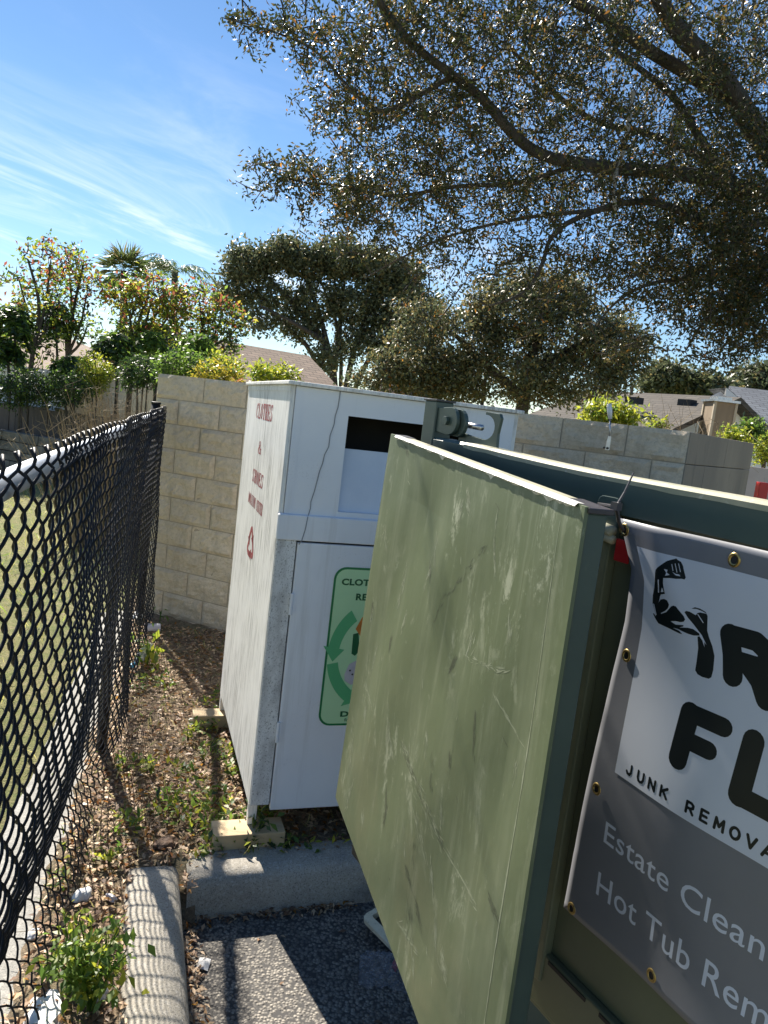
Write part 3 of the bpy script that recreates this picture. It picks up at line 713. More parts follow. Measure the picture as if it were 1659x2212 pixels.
for i in range(n+1):                                                # beige, worn-through paint on the rail's top
    u = -.475 + 2.6*i/n; zt = 1.691 + .021*sstep(.20, -.66, u) + .0016*math.sin(u*9)
    e = .0055 + rs.uniform(0, .003)
    for (y, z) in ((-.0006, zt-.006-e), (-.0008, zt-.0045), (.0062, zt+.0009), (.048, zt+.0012)): vs.append(dp(u, y, z))
b.add(vs, [(i*4+j, i*4+j+1, (i+1)*4+j+1, (i+1)*4+j) for i in range(n) for j in range(3)]); b.build('worn_top', MT['worn_top'], rl, off=DOFF)
dbox('bottom_rail', (U0, .012, .625), (U1, .06, .691), MT['side_green']); dbox('bottom_rail', (U0, DEP-.05, .625), (U1, DEP, .692), MT['side_green'])
dbox('lower_rib', (U0+.07, .004, .640), (U1, .0218, .752), MT['side_green'])
for u0 in (.026, .16, .32, .48, .64): dbox('slot', (u0, .002, .740), (u0+.10, .0035, .7475), MT['dark'], dump, 0)
for u in (-.005, .62, 1.25):
    dbox('rib', (u-.02, -.002, .6925), (u+.02, .0217, 1.6255), MT['side_green'])
# corner post and its capped top
pst = dbox('corner_post', (-.668, 0, .62), (-.612, .052, 1.802), MT['green'], bev=.003)
dbox('post_cap', (-.671, -.003, 1.802), (-.609, .055, 1.807), MT['black_plastic'], pst, .001)
p2 = dbox('corner_post', (-.668, DEP-.052, .62), (-.612, DEP, 1.69), MT['green'], bev=.003)
# latch: two rounded plates, a hex bolt, a stud and a J-shaped hook plate
lat = MB()
def ufn(u, z, y): return dp(u, y, z)
pl = [(-.6115, 1.728), (-.563, 1.722)] + [(-.556+.032*math.cos(q), 1.757+.034*math.sin(q)) for q in np.linspace(-1.45, 1.45, 10)] + [(-.560, 1.790), (-.6115, 1.787)]
lat.prism(pl, ufn, .006, .016)
pl2 = [(u+.016, z-.003) for u, z in pl[2:-2]] + [(-.575, 1.788), (-.575, 1.722)]
lat.prism(pl2, ufn, .020, .030)
lt = lat.build('latch_plate', MT['green'], dump, bevel=.0015, off=DOFF)
hb = MB(); hb.prism([(-.565+.0115*math.cos(q), 1.757+.0115*math.sin(q)) for q in np.linspace(0, 2*math.pi, 7)[:-1]], ufn, -.003, .006); hb.build('hex_bolt', MT['green'], lt, bevel=.001, off=DOFF)
hb = MB(); hb.tube([dp(-.535, .040, 1.752), dp(-.475, .046, 1.750)], .0075, 10); hb.build('stud', MT['steel'], lt, smooth=True, off=DOFF)
hk = MB()
outer = [(-.55, 1.705), (-.395, 1.705), (-.398, 1.740), (-.392, 1.776), (-.400, 1.786), (-.452, 1.788), (-.452, 1.781)]
inner = [(-.448+.036*math.cos(q), 1.752+.029*math.sin(q)) for q in np.linspace(1.5, -1.9, 14)]
hk.prism(outer + inner + [(-.50, 1.728), (-.55, 1.735)], ufn, .034, .042); hk.build('hook_plate', MT['green'], dump, bevel=.0012, off=DOFF)
# keeper and bungee hook near the banner's corner
kp = MB(); kp.prism(rrect(-.022, .030, 1.588, 1.655, .012, 4), ufn, -.008, -.003); kp.build('keeper_plate', MT['green'], dump, bevel=.001, off=DOFF)
kp = MB(); kp.tube([dp(-.010, -.012, 1.600), dp(.032, -.016, 1.596)], .010, 10); kp.tube([dp(-.012, -.010, 1.585), dp(.034, -.014, 1.581)], .008, 10)
kp.build('rope_hook', MT['worn_top'], dump, smooth=True, off=DOFF)
dbox('reflector', (.034, -.0075, 1.545), (.068, -.003, 1.585), MT['red_plastic'], bev=.002)
# under-frame: two skids on the asphalt with cross members
dbox('skid', (U0, .25, .02), (U1, .35, .624), MT['green']); dbox('skid', (U0, DEP-.35, .02), (U1, DEP-.25, .624), MT['green'])
for u in (-.3, .5, 1.3, 2.0): dbox('cross_member', (u, .351, .45), (u+.06, DEP-.351, .60), MT['green'])
# the swung-back door: hinged at the far post, free edge towards the camera
FT = np.array([-.006, 1.88, 1.708]); FB = np.array([-.038, 1.88, .723]); HB = np.array([.27, 1.0, .595]); HT = np.array([.270, 1.0, 1.661])
DM = np.array([.954, .30, 0]); DM = DM/np.linalg.norm(DM)
def dq(a, b, c=0): # a 0 near edge..1 far edge, b 0 bottom..1 top, c into the dumpster
    return (HB*(1-a) + FB*a)*(1-b) + (HT*(1-a) + FT*a)*b + DM*c
MB_ = MB; sheet = MB()
rs = np.random.default_rng(4)
def dent(a, b):
    e = min(a, 1-a, b, 1-b)*8; e = min(1, e)
    return e*(.004*math.sin(a*7+b*3)+.003*math.sin(a*3-b*8+1)+.002*math.sin(a*17+b*11))
nu, nv = 64, 64
vs = [dq(i/nu, j/nv, dent(i/nu, j/nv)) for j in range(nv+1) for i in range(nu+1)] + [dq(i/nu, j/nv, .006+dent(i/nu, j/nv)) for j in range(nv+1) for i in range(nu+1)]
o2 = (nu+1)*(nv+1); fs = []
for j in range(nv):
    for i in range(nu):
        q = (j*(nu+1)+i, j*(nu+1)+i+1, (j+1)*(nu+1)+i+1, (j+1)*(nu+1)+i); fs += [q[::-1], tuple(o2+k for k in q)]
per = [i for i in range(nu+1)] + [j*(nu+1)+nu for j in range(1, nv+1)] + [nv*(nu+1)+i for i in range(nu-1, -1, -1)] + [j*(nu+1) for j in range(nv-1, 0, -1)]
fs += [(per[k], per[(k+1) % len(per)], o2+per[(k+1) % len(per)], o2+per[k]) for k in range(len(per))]
sheet.add(vs, fs, 0)
# chips, scuffs and scrapes: thin irregular flakes on the sheet
def flake(pts, wd, m, n=10, c=-.0003):
    L = []; Rr = []; k = len(pts)-1
    for i in range(n+1):
        t = i/n*k; q = min(int(t), k-1); f = t-q
        p_ = np.array(pts[q])*(1-f)+np.array(pts[q+1])*f
        d_ = np.array(pts[q+1])-np.array(pts[q]); nn = np.array([-d_[1], d_[0]]); nn = nn/(np.linalg.norm(nn)+1e-9)
        ww = wd*(.25+.75*math.sin(math.pi*min(1, max(0, i/n))))*rs.uniform(.35, 1.2)
        L.append(p_+nn*ww); Rr.append(p_-nn*ww*rs.uniform(.4, 1))
    vs_ = [dq(p_[0], p_[1], dent(p_[0], p_[1])+c) for pr in zip(L, Rr) for p_ in pr]
    sheet.add(vs_, [(2*i, 2*i+2, 2*i+3, 2*i+1) for i in range(n)], m)
def scuff(pts, wd, m, n):      # a worn streak: many tiny flakes strewn along a line
    k = len(pts)-1; P_2 = [np.array(p_) for p_ in pts]
    for _ in range(n):
        t_ = rs.uniform(0, k); q_ = min(int(t_), k-1); f_ = t_-q_; d_ = P_2[q_+1]-P_2[q_]; d_ = d_/(np.linalg.norm(d_)+1e-9); nn = np.array([-d_[1], d_[0]])
        c_ = P_2[q_]*(1-f_)+P_2[q_+1]*f_ + nn*rs.normal(0, wd*.45) + d_*rs.normal(0, .006); L_ = rs.uniform(.003, .014); an = rs.normal(0, .22); e_ = d_*math.cos(an)+nn*math.sin(an)
        a0 = c_-e_*L_; a1 = c_+e_*L_
        if min(a0[0], a1[0], a0[1], a1[1]) < .01 or max(a0[0], a1[0], a0[1], a1[1]) > .99: continue
        flake([tuple(a0), tuple(a1)], rs.uniform(.0004, .0017), m, 3, -.0002-rs.uniform(0, .0001))
def ab(x, y):   # picture point -> (a, b) on the door plane
    nrm = np.cross(FT-HT, HB-HT); r_ = ray(x, y); t_ = ((HT-EYE) @ nrm)/(r_ @ nrm); p_ = EYE + r_*t_
    lo, hi = .5, .5
    for _ in range(12):
        base = dq(lo, hi); da = (dq(lo+.01, hi)-base)/.01; db = (dq(lo, hi+.01)-base)/.01
        A_ = np.stack([da, db], 1); s_, *_r = np.linalg.lstsq(A_, p_-base, rcond=None); lo += s_[0]; hi += s_[1]
    return (lo, hi)
for pts, wd, m in [([(885, 1605), (915, 1690), (950, 1780), (990, 1870), (1030, 1955)], .0035, 1), ([(880, 1600), (900, 1660), (925, 1720)], .010, 2),
                   ([(945, 1345), (965, 1290), (1000, 1250), (1050, 1180)], .005, 2), ([(1070, 1500), (1120, 1600)], .002, 1), ([(1000, 1090), (992, 1130)], .006, 1),
                   ([(1075, 1105), (1068, 1180), (1070, 1240)], .002, 1), ([(1010, 1060), (1015, 1100)], .007, 1), ([(935, 1225), (925, 1265)], .006, 1),
                   ([(910, 1750), (930, 1860)], .012, 1), ([(850, 1560), (862, 1640)], .004, 1), ([(905, 1950), (912, 1990)], .008, 2), ([(890, 1880), (896, 1905)], .006, 2),
                   ([(955, 2060), (965, 2110)], .014, 1), ([(850, 1740), (845, 1770)], .005, 2), ([(800, 1480), (815, 1530)], .008, 1), ([(1010, 1420), (1090, 1450)], .003, 1),
                   ([(870, 1990), (905, 2050)], .006, 1), ([(990, 1425), (980, 1445)], .004, 2), ([(1125, 1030), (1128, 1060)], .004, 1), ([(780, 1690), (770, 1740)], .006, 1),
                   ([(1060, 1940), (1075, 1985)], .004, 2), ([(875, 955), (882, 985)], .005, 2)]:
    scuff([ab(x, y) for x, y in pts], wd*1.5, m, int(26+900*wd*len(pts)))
flake([ab(x, y) for x, y in [(965, 1830), (985, 1868), (1008, 1910), (1032, 1955)]], .0028, 1, 18)
for pts in [[(880, 1600), (905, 1670), (935, 1740), (965, 1830)]]: scuff([ab(x, y) for x, y in pts], .022, 1, 90); scuff([ab(x, y) for x, y in pts], .010, 2, 60)
for _ in range(34):
    a0, b0 = rs.uniform(.08, .95), rs.uniform(.04, .8); an = rs.normal(1.45, .3); L_ = rs.uniform(.02, .07); scuff([(a0, b0), (min(.97, a0+L_*math.cos(an)), min(.97, b0+L_*math.sin(an)))], rs.uniform(.006, .02), int(rs.choice([1, 1, 1, 2])), int(rs.integers(10, 34)))
for _ in range(40):
    a0, b0 = rs.uniform(.1, .95), rs.uniform(.05, .97); an = rs.normal(1.2, .5); L_ = rs.uniform(.005, .028)
    flake([(a0, b0), (min(.98, max(.02, a0+L_*math.cos(an))), min(.98, max(.02, b0+L_*math.sin(an))))], rs.uniform(.0006, .0028), int(rs.choice([1, 1, 1, 2])), 6)
flake([(.062, .015), (.061, .3), (.0625, .6), (.062, .97)], .0022, 1, 60)      # weld line near the free edge
dr = sheet.build('door', [MT['door'], MT['scratch'], MT['scratch_dark']], dump, off=DOFF, smooth=False)
# square tube frame behind the sheet
def dtube(a0, a1, b0, b1, c0, c1, mat, name, par=dr, bev=.003):
    q = MB(); q.add([dq(a, b_, c) for c in (c0, c1) for a, b_ in ((a0, b0), (a1, b0), (a1, b1), (a0, b1))],
                    [(0, 3, 2, 1), (4, 5, 6, 7), (0, 1, 5, 4), (1, 2, 6, 5), (2, 3, 7, 6), (3, 0, 4, 7)]); return q.build(name, mat, par, bevel=bev, off=DOFF)
dtube(.004, .060, .001, .992, .0065, .040, MT['green'], 'frame_tube')
dtube(.94, .998, .001, .992, .0065, .040, MT['green'], 'frame_tube')
dtube(.0605, .9395, .955, .997, .0065, .040, MT['green'], 'frame_tube')
dtube(.0605, .9395, .001, .05, .0065, .040, MT['green'], 'frame_tube')
for b_ in (.3, .62): dtube(.0605, .9395, b_, b_+.03, .0065, .038, MT['green'], 'frame_tube')
dtube(.062, .938, .9972, .9985, .001, .039, MT['worn_top'], 'worn_top', bev=0)
dtube(-.004, .085, .992, .9995, .004, .045, MT['black_plastic'], 'end_cap', bev=.0015)
dtube(.925, 1.004, .992, .9995, .004, .045, MT['black_plastic'], 'end_cap', bev=.0015)
q = MB(); n = 90; vs = []
for i in range(n+1):                                                # bare, dented lip along the sheet's top edge
    a_ = .02 + .93*i/n; e = .004+.005*abs(math.sin(i*.37))*rs.uniform(.3, 1) + (.006 if i in (8, 9, 30, 55, 56) else 0)
    for (c, bb) in ((-.0012, 1-e/1.0), (-.0045-rs.uniform(0, .0015), 1-.003), (-.001, 1.0015), (.010, 1.0012)): vs.append(dq(a_, bb, c))
q.add(vs, [(i*4+j, i*4+j+1, (i+1)*4+j+1, (i+1)*4+j) for i in range(n) for j in range(3)]); q.build('bare_lip', MT['scuff_white'], dr, off=DOFF)
for z in (.85, 1.5):
    q = MB(); c_ = dq(1.015, (z-.72)/.99, .03); q.tube([c_-np.array([0, 0, .05]), c_+np.array([0, 0, .05])], .014, 10); q.build('hinge', MT['green'], dr, smooth=True, off=DOFF)
q = MB(); c_ = dq(.93, .0, .05)
q.box((-.02, -.0, -.13), (.05, .03, -.001), axes=DX, o=c_); q.build('lock_box', MT['dark'], dr, bevel=.004, off=DOFF)

# ------------------------------------------------------------------ banner tied to the dumpster side
BU1 = 1.28
ban = thing('banner', 'slate and white junk removal banner with eyelets, tied to the dumpster side', 'banner', dp(.05, -.02, .89))
NOFF = dp(.05, -.02, .89)
def uleft(z):
    return float(np.interp(z, [.881, 1.14, 1.35, 1.45, 1.54, 1.623], [.039, .056, .068, .078, .077, .036]))
def bdisp(u, z):
    d = .012 + .006*math.sin(u*9+z*5) + .004*math.sin(u*4-z*11+1) + .002*math.sin(u*23+z*7)
    f = math.exp(-((u-.12-.55*(1.60-z))**2)/.0011)*math.exp(-((z-1.55)/.09)**2); d += .007*f
    e = max(0, .10-(u-uleft(z))); d += -.10*e*e*(1 if 1.0 < z < 1.6 else .3)
    d += .03*max(0, 1.0-z)**1.5
    return d
def bf(u, z, k=0): return dp(u+.012, -bdisp(u, z)-.003-k, z)
b = MB()
def cl_(a, c):
    z = .881 + (1.623-.881)*c + .034*a*(1-c)*.6; u0 = uleft(z); u = u0 + (BU1-u0)*a; return bf(u, z)
b.grid(cl_, 110, 64); o = b.build('cloth', MT['banner_grey'], ban, smooth=True, off=NOFF)
so_ = o.modifiers.new('thickness', 'SOLIDIFY'); so_.thickness = .0012; so_.offset = -1
b = MB()
def wl(z): return float(np.interp(z, [1.19, 1.45, 1.53, 1.582], [.114, .117, .108, .083]))
b.grid(lambda a, c: bf(wl(1.190-.012*a*.9+(.393+.012*a*.9)*c)*(1-a) + 1.18*a, 1.190-.012*a*.9+(.393+.012*a*.9)*c, .0006), 180, 64)
b.build('white_panel', MT['banner_white'], ban, smooth=True, off=NOFF)
ink = MB(); f1 = lambda x, y, k=0: bf(x, y, .0010+k)
# rounded heavy letters
def conform(mb, V, F_, k, mm=0, mx=.006):   # split flat shapes finely so that the print follows the cloth
    bm = bmesh.new(); vv = [bm.verts.new((float(x), float(y), 0)) for x, y in V]
    for f_ in F_: bm.faces.new([vv[i] for i in f_])
    bmesh.ops.triangulate(bm, faces=bm.faces[:])
    for _ in range(3):
        es = [e for e in bm.edges if e.calc_length() > mx]
        if not es: break
        bmesh.ops.subdivide_edges(bm, edges=es, cuts=1); bmesh.ops.triangulate(bm, faces=bm.faces[:])
    bm.verts.index_update(); mb.add([bf(v.co.x, v.co.y, k) for v in bm.verts], [tuple(v.index for v in f.verts) for f in bm.faces], mm); bm.free()
def L_(pts, wd):
    for i in range(len(pts)-1):
        t_ = MB(); stroke(t_, pts[i:i+2], wd, lambda x, y, k=0: (x, y, 0), 0, 8); conform(ink, [(p_[0], p_[1]) for p_ in t_.v], t_.f, .00078+i*.00002)
L_([(.288, 1.428), (.281, 1.458), (.270, 1.488)], .031); L_([(.271, 1.488), (.312, 1.490), (.330, 1.481), (.335, 1.467), (.325, 1.455), (.287, 1.453)], .029); L_([(.312, 1.450), (.330, 1.436), (.344, 1.414)], .032)  # R
L_([(.392+.030*math.cos(q)*1.0, 1.455+.038*math.sin(q)) for q in np.linspace(0, 2*math.pi, 25)], .031)   # O
L_([(.458, 1.414), (.458, 1.494), (.505, 1.418), (.505, 1.496)], .031)                    # N
L_([(.2325, 1.272), (.236, 1.350)], .033); L_([(.236, 1.350), (.292, 1.350)], .029); L_([(.235, 1.307), (.278, 1.307)], .028)   # F
L_([(.340, 1.350), (.337, 1.265)], .033); L_([(.337, 1.265), (.388, 1.265)], .030)        # L
L_([(.432, 1.350), (.432, 1.265)], .033); L_([(.432, 1.350), (.485, 1.350)], .029); L_([(.432, 1.308), (.476, 1.308)], .028); L_([(.432, 1.265), (.487, 1.265)], .029)   # E
L_([(.530, 1.350), (.588, 1.265)], .033); L_([(.588, 1.350), (.530, 1.265)], .033)        # X
def seg(o):   # J U N K R E M O V A L as heavy round strokes in a unit box
    A2 = [(.5+.45*math.cos(q), .5+.5*math.sin(q)) for q in np.linspace(0, 2*math.pi, 17)]
    return {'J': [[(.7, 1), (.7, .25), (.5, .02), (.2, .05), (.08, .25)]], 'U': [[(.1, 1), (.1, .35), (.25, .06), (.5, 0), (.75, .06), (.9, .35), (.9, 1)]], 'N': [[(.1, 0), (.1, 1), (.9, 0), (.9, 1)]],
            'K': [[(.12, 0), (.12, 1)], [(.9, 1), (.16, .45)], [(.4, .6), (.92, 0)]], 'R': [[(.12, 0), (.12, 1), (.6, 1), (.85, .85), (.85, .6), (.6, .45), (.12, .45)], [(.5, .45), (.9, 0)]],
            'E': [[(.85, 1), (.15, 1), (.15, 0), (.85, 0)], [(.15, .5), (.75, .5)]], 'M': [[(.05, 0), (.1, 1), (.5, .3), (.9, 1), (.95, 0)]], 'O': [A2], 'V': [[(.05, 1), (.5, 0), (.95, 1)]],
            'A': [[(.02, 0), (.5, 1), (.98, 0)], [(.2, .34), (.8, .34)]], 'L': [[(.15, 1), (.15, 0), (.85, 0)]]}[o]
for i, chh in enumerate('JUNK REMOVAL'):
    if chh == ' ': continue
    for pl_ in seg(chh): L_([(.1385 + i*.0247 + x*.0150, 1.2015 + y*.0165) for x, y in pl_], .0046)
# flexed arm: a silhouette traced from the banner's emblem in side coordinates
H6 = lambda x, y: None
def c6(x, y):   # emblem's own drawing grid -> side plane coordinates
    X = x*.18750+1348.0; Y = y*.18750+1175.1
    r_ = ray(X, Y); n_ = DV; t_ = ((DG - EYE)*np.array([1, 1, 0]) @ n_)/(r_ @ n_); p_ = EYE + r_*t_
    g_ = np.array([(p_-DG) @ DU, p_[2]])
    for _ in range(6):      # settle on the curved cloth instead of the steel behind it
        f0 = np.array(proj(bf(g_[0], g_[1]))); J_ = np.stack([np.array(proj(bf(g_[0]+1e-3, g_[1])))-f0, np.array(proj(bf(g_[0], g_[1]+1e-3)))-f0], 1)/1e-3
        g_ = g_ + np.linalg.solve(J_, np.array([X, Y])-f0)
    return (float(g_[0]), float(g_[1]))
def A6(pts, k=0, mm=0): conform(ink, [c6(x, y) for x, y in pts], [tuple(range(len(pts)))], .00078+k, mm, .005)
A6([(365, 300), (390, 270), (430, 240), (500, 195), (560, 178), (590, 172), (605, 165), (625, 185), (660, 205), (685, 255), (695, 310), (715, 385), (700, 410), (665, 400), (600, 402), (530, 392), (455, 392), (420, 378), (375, 330)])
A6([(362, 305), (358, 420), (352, 500), (335, 590), (332, 680), (350, 740), (372, 840), (400, 900), (430, 870), (430, 800), (400, 680), (412, 640), (418, 600), (430, 580), (475, 575), (460, 510), (452, 450), (455, 388), (418, 376), (374, 328)])
A6([(396, 685), (425, 640), (465, 632), (500, 650), (522, 700), (510, 740), (480, 768), (440, 790), (415, 800)])
A6([(335, 797), (352, 802), (378, 850), (408, 806), (440, 802), (490, 785), (520, 750), (545, 720), (570, 710), (600, 718), (640, 770), (690, 830), (708, 870), (690, 895), (650, 900), (600, 888), (540, 890), (600, 930), (690, 935), (685, 950), (640, 962), (740, 965), (800, 980), (870, 1030), (875, 1055), (810, 1055), (740, 1035), (620, 978), (565, 965), (640, 1000), (675, 1040), (640, 1030), (540, 980), (400, 915), (370, 870)])
A6([(700, 785), (720, 770), (760, 780), (830, 820), (850, 795), (880, 788), (955, 805), (967, 830), (962, 1000), (985, 1080), (1022, 1180), (1046, 1290), (1032, 1450), (1010, 1535), (978, 1553), (900, 1530), (850, 1500), (823, 1455), (840, 1350), (858, 1200), (850, 1068), (872, 1062), (905, 1110), (930, 1190), (928, 1130), (955, 1165), (900, 1050), (860, 1000), (800, 920), (740, 850)])
A6([(780, 745), (820, 728), (880, 745), (940, 780), (958, 803), (900, 772), (840, 748)])
for sl in ([(393, 410), (398, 560), (410, 560), (406, 410)], [(442, 500), (428, 555), (462, 552)], [(552, 232), (566, 310), (574, 308), (560, 232)], [(590, 225), (612, 330), (620, 328), (598, 225)], [(630, 225), (652, 325), (660, 322), (638, 225)], [(465, 288), (508, 298), (497, 328), (532, 356), (478, 366), (492, 330)],
           [(342, 685), (372, 820), (380, 815), (352, 690)], [(848, 806), (914, 910), (924, 908), (862, 812)], [(560, 320), (600, 345), (640, 350), (655, 372), (600, 362)]):
    A6(sl, .0004, 1)
ink.build('logo', [MT['ink'], MT['banner_white']], ban, off=NOFF)
for args in (('Estate Cleanouts', .112, .524, 1.058, 1.098, -.004), ('Hot Tub Removal', .110, .536, .956, 1.000, .006)):
    tx = MB(); t_ = MB(); place_text(t_, *args[:5], lambda x, y, k=0: (x, y, 0), .004, 1.04, 0, 0, args[5]); conform(tx, [(p_[0], p_[1]) for p_ in t_.v], t_.f, .0004, 0, .012); tx.build('lettering', MT['pale_ink'], ban, off=NOFF)
for (u, z) in [(.051, 1.605), (.256, 1.599), (.46, 1.600), (.094, 1.393), (.080, 1.141), (.060, .893), (.248, .904), (.45, .913), (.66, 1.6), (.66, .92)]:
    q = MB(); n = 20; vs = []; R = .0115
    for i in range(n):
        an = 2*math.pi*i/n
        for (rr, kk) in ((.0115, .001), (.0100, .0026), (.0070, .0026), (.0060, .001)): vs.append(bf(u+rr*.9*math.cos(an), z+rr*math.sin(an), kk))
    q.add(vs, [(i*4+j, i*4+j+1, ((i+1) % n)*4+j+1, ((i+1) % n)*4+j) for i in range(n) for j in range(3)])
    gm = q.build('grommet', MT['brass'], ban, smooth=True, off=NOFF)
    q = MB(); q.add([bf(u+.006*math.cos(a_), z+.0062*math.sin(a_), .0013) for a_ in np.linspace(0, 2*math.pi, 15)[:-1]], [tuple(range(14))]); q.build('eyelet_hole', MT['dark'], gm, off=NOFF)
# zip tie from the door's end cap through the top corner eyelet
zp = MB(); knot = dq(.0, 1.0, .048) + np.array([0, 0, .004]); ey = np.array(bf(.051, 1.605, .004)); tail = at_y(1369, 1021, 1.02)
zp.tube([knot, knot*.55+ey*.45-np.array([0, 0, .006]), ey], .0032, 6); zp.tube([knot, dq(.05, .999, .05), dq(.06, .96, .048)], .0025, 5)
zp.tube([knot, knot*.5+tail*.5+np.array([0, 0, -.004]), tail], [.0022, .0018, .0012], 5)
zp.box((-.006, -.005, -.005), (.006, .005, .006), axes=DX, o=knot)
tag(zp.build('zip_tie', MT['black_plastic']), 'black zip tie with upright tail holding the top corner of the banner', 'zip tie')
# ------------------------------------------------------------------ foliage
class Leaves:
    """many small leaf faces gathered into one mesh per crown"""
    def __init__(s): s.V = []; s.M = []
    def add(s, P, D, size, aspect=.42, mats=None, up=None):
        P = np.asarray(P, float); n = len(P)
        D = np.asarray(D, float); D = D/(np.linalg.norm(D, axis=1, keepdims=True)+1e-9)
        R = rng.normal(size=(n, 3)) if up is None else up + rng.normal(size=(n, 3))*.35
        W = np.cross(D, R); W /= (np.linalg.norm(W, axis=1, keepdims=True)+1e-9)
        Nn = np.cross(W, D)
        L = (np.asarray(size)*np.ones(n))[:, None]
        a = P; t = P + D*L - Nn*L*.08; c = P + D*L*.45
        l = c + W*L*aspect*.5 + Nn*L*.10; r = c - W*L*aspect*.5 + Nn*L*.10
        s.V.append(np.stack([a, r, t, l], 1).reshape(-1, 3))
        s.M.append(np.zeros(n, int) if mats is None else np.asarray(mats))
    def build(s, name, mats, parent=None, off=(0, 0, 0)):
        V = np.concatenate(s.V) - np.array(off, float); n = len(V)//4
        me = bpy.data.meshes.new(name)
        me.vertices.add(len(V)); me.vertices.foreach_set('co', V.astype(np.float32).ravel())
        me.loops.add(4*n); me.loops.foreach_set('vertex_index', np.arange(4*n, dtype=np.int32))
        me.polygons.add(n); me.polygons.foreach_set('loop_start', np.arange(0, 4*n, 4, dtype=np.int32)); me.polygons.foreach_set('loop_total', np.full(n, 4, dtype=np.int32))
        for m in mats: me.materials.append(m)
        me.polygons.foreach_set('material_index', np.concatenate(s.M).astype(np.int32))
        me.update(calc_edges=True); me.validate()
        o = bpy.data.objects.new(name, me); COL.objects.link(o)
        if parent is not None: o.parent = parent
        return o
def bez(a, b, c, n): t = np.linspace(0, 1, n)[:, None]; return a*(1-t)**2 + 2*b*t*(1-t) + c*t*t
def resample(P, step):
    P = np.asarray(P, float); out = [P[0]]
    for i in range(len(P)-1):
        k = max(1, int(np.linalg.norm(P[i+1]-P[i])/step))
        for j in range(1, k+1): out.append(P[i]+(P[i+1]-P[i])*j/k)
    return np.array(out)
def smooth_line(P, k=3):
    P = np.asarray(P, float)
    for _ in range(k):
        Q = [P[0]]
        for i in range(len(P)-1): Q += [P[i]*.75+P[i+1]*.25, P[i]*.25+P[i+1]*.75]
        P = np.array(Q+[P[-1]])
    return P
def grow(limbs, tips, leaves, nl, size, matw, step=.16, sag=.06, twig=.004, jitter=.05, leaf_from=.35, aspect=.42, order=None, maxr=.03, matfn=None, spread=1.0, bark=None):
    """limbs: [(polyline, r0, r1)]; every tip is joined to the nearest branch by a curved twig that carries leaves"""
    wood = MB(); nodes = []
    for P, r0, r1 in limbs:
        P = smooth_line(P, 2); k = len(P); wood.tube(P, list(np.linspace(r0, r1, k)), 8)
        nodes += list(resample(P, step))
    nodes = np.array(nodes); cap = len(tips)*14+len(nodes)+10
    buf = np.zeros((cap, 3)); m = len(nodes); buf[:m] = nodes
    tips = np.asarray(tips, float)
    d0 = np.array([np.min(np.sum((buf[:m]-t)**2, 1)) for t in tips])
    for i in np.argsort(d0):
        t = tips[i]; dd = np.sum((buf[:m]-t)**2, 1); j = int(np.argmin(dd)); a = buf[j].copy(); L = math.sqrt(dd[j])
        if L < .02: continue
        mid = (a+t)/2 + rng.normal(size=3)*L*.13 + np.array([0, 0, sag*L])
        n = max(3, min(10, int(L/step)+2)); path = bez(a, mid, t, n)
        r0 = min(maxr, twig + .010*L); wood.tube(path, list(np.linspace(r0, twig*.45, n)), 4, cap=False)
        q = path[1:]; buf[m:m+len(q)] = q; m += len(q)
        nn = int(nl*rng.uniform(.6, 1.4)*min(1.6, .6+L))
        tt = rng.uniform(leaf_from, 1.0, nn)**.8; pos = np.stack([np.interp(tt, np.linspace(0, 1, n), path[:, c]) for c in range(3)], 1)
        dirv = (t-a)/L*.8 + rng.normal(size=(nn, 3))*.75*spread
        pos = pos + rng.normal(size=(nn, 3))*jitter*.5
        mats = matfn(pos) if matfn else rng.choice(len(matw), nn, p=np.array(matw)/sum(matw))
        leaves.add(pos, dirv, size*rng.uniform(.6, 1.25, nn), aspect, mats)
    return wood
def in_blob(n, blobs):
    """n points in a list of ellipsoids (centre, radii, weight), denser towards the skin"""
    wts = np.array([b[2] for b in blobs], float); ch = rng.choice(len(blobs), n, p=wts/wts.sum()); out = []
    for i in ch:
        c, r, _ = blobs[i]; d = rng.normal(size=3); d /= np.linalg.norm(d); out.append(np.array(c) + d*np.array(r)*rng.uniform(.35, 1)**.5)
    return np.array(out)

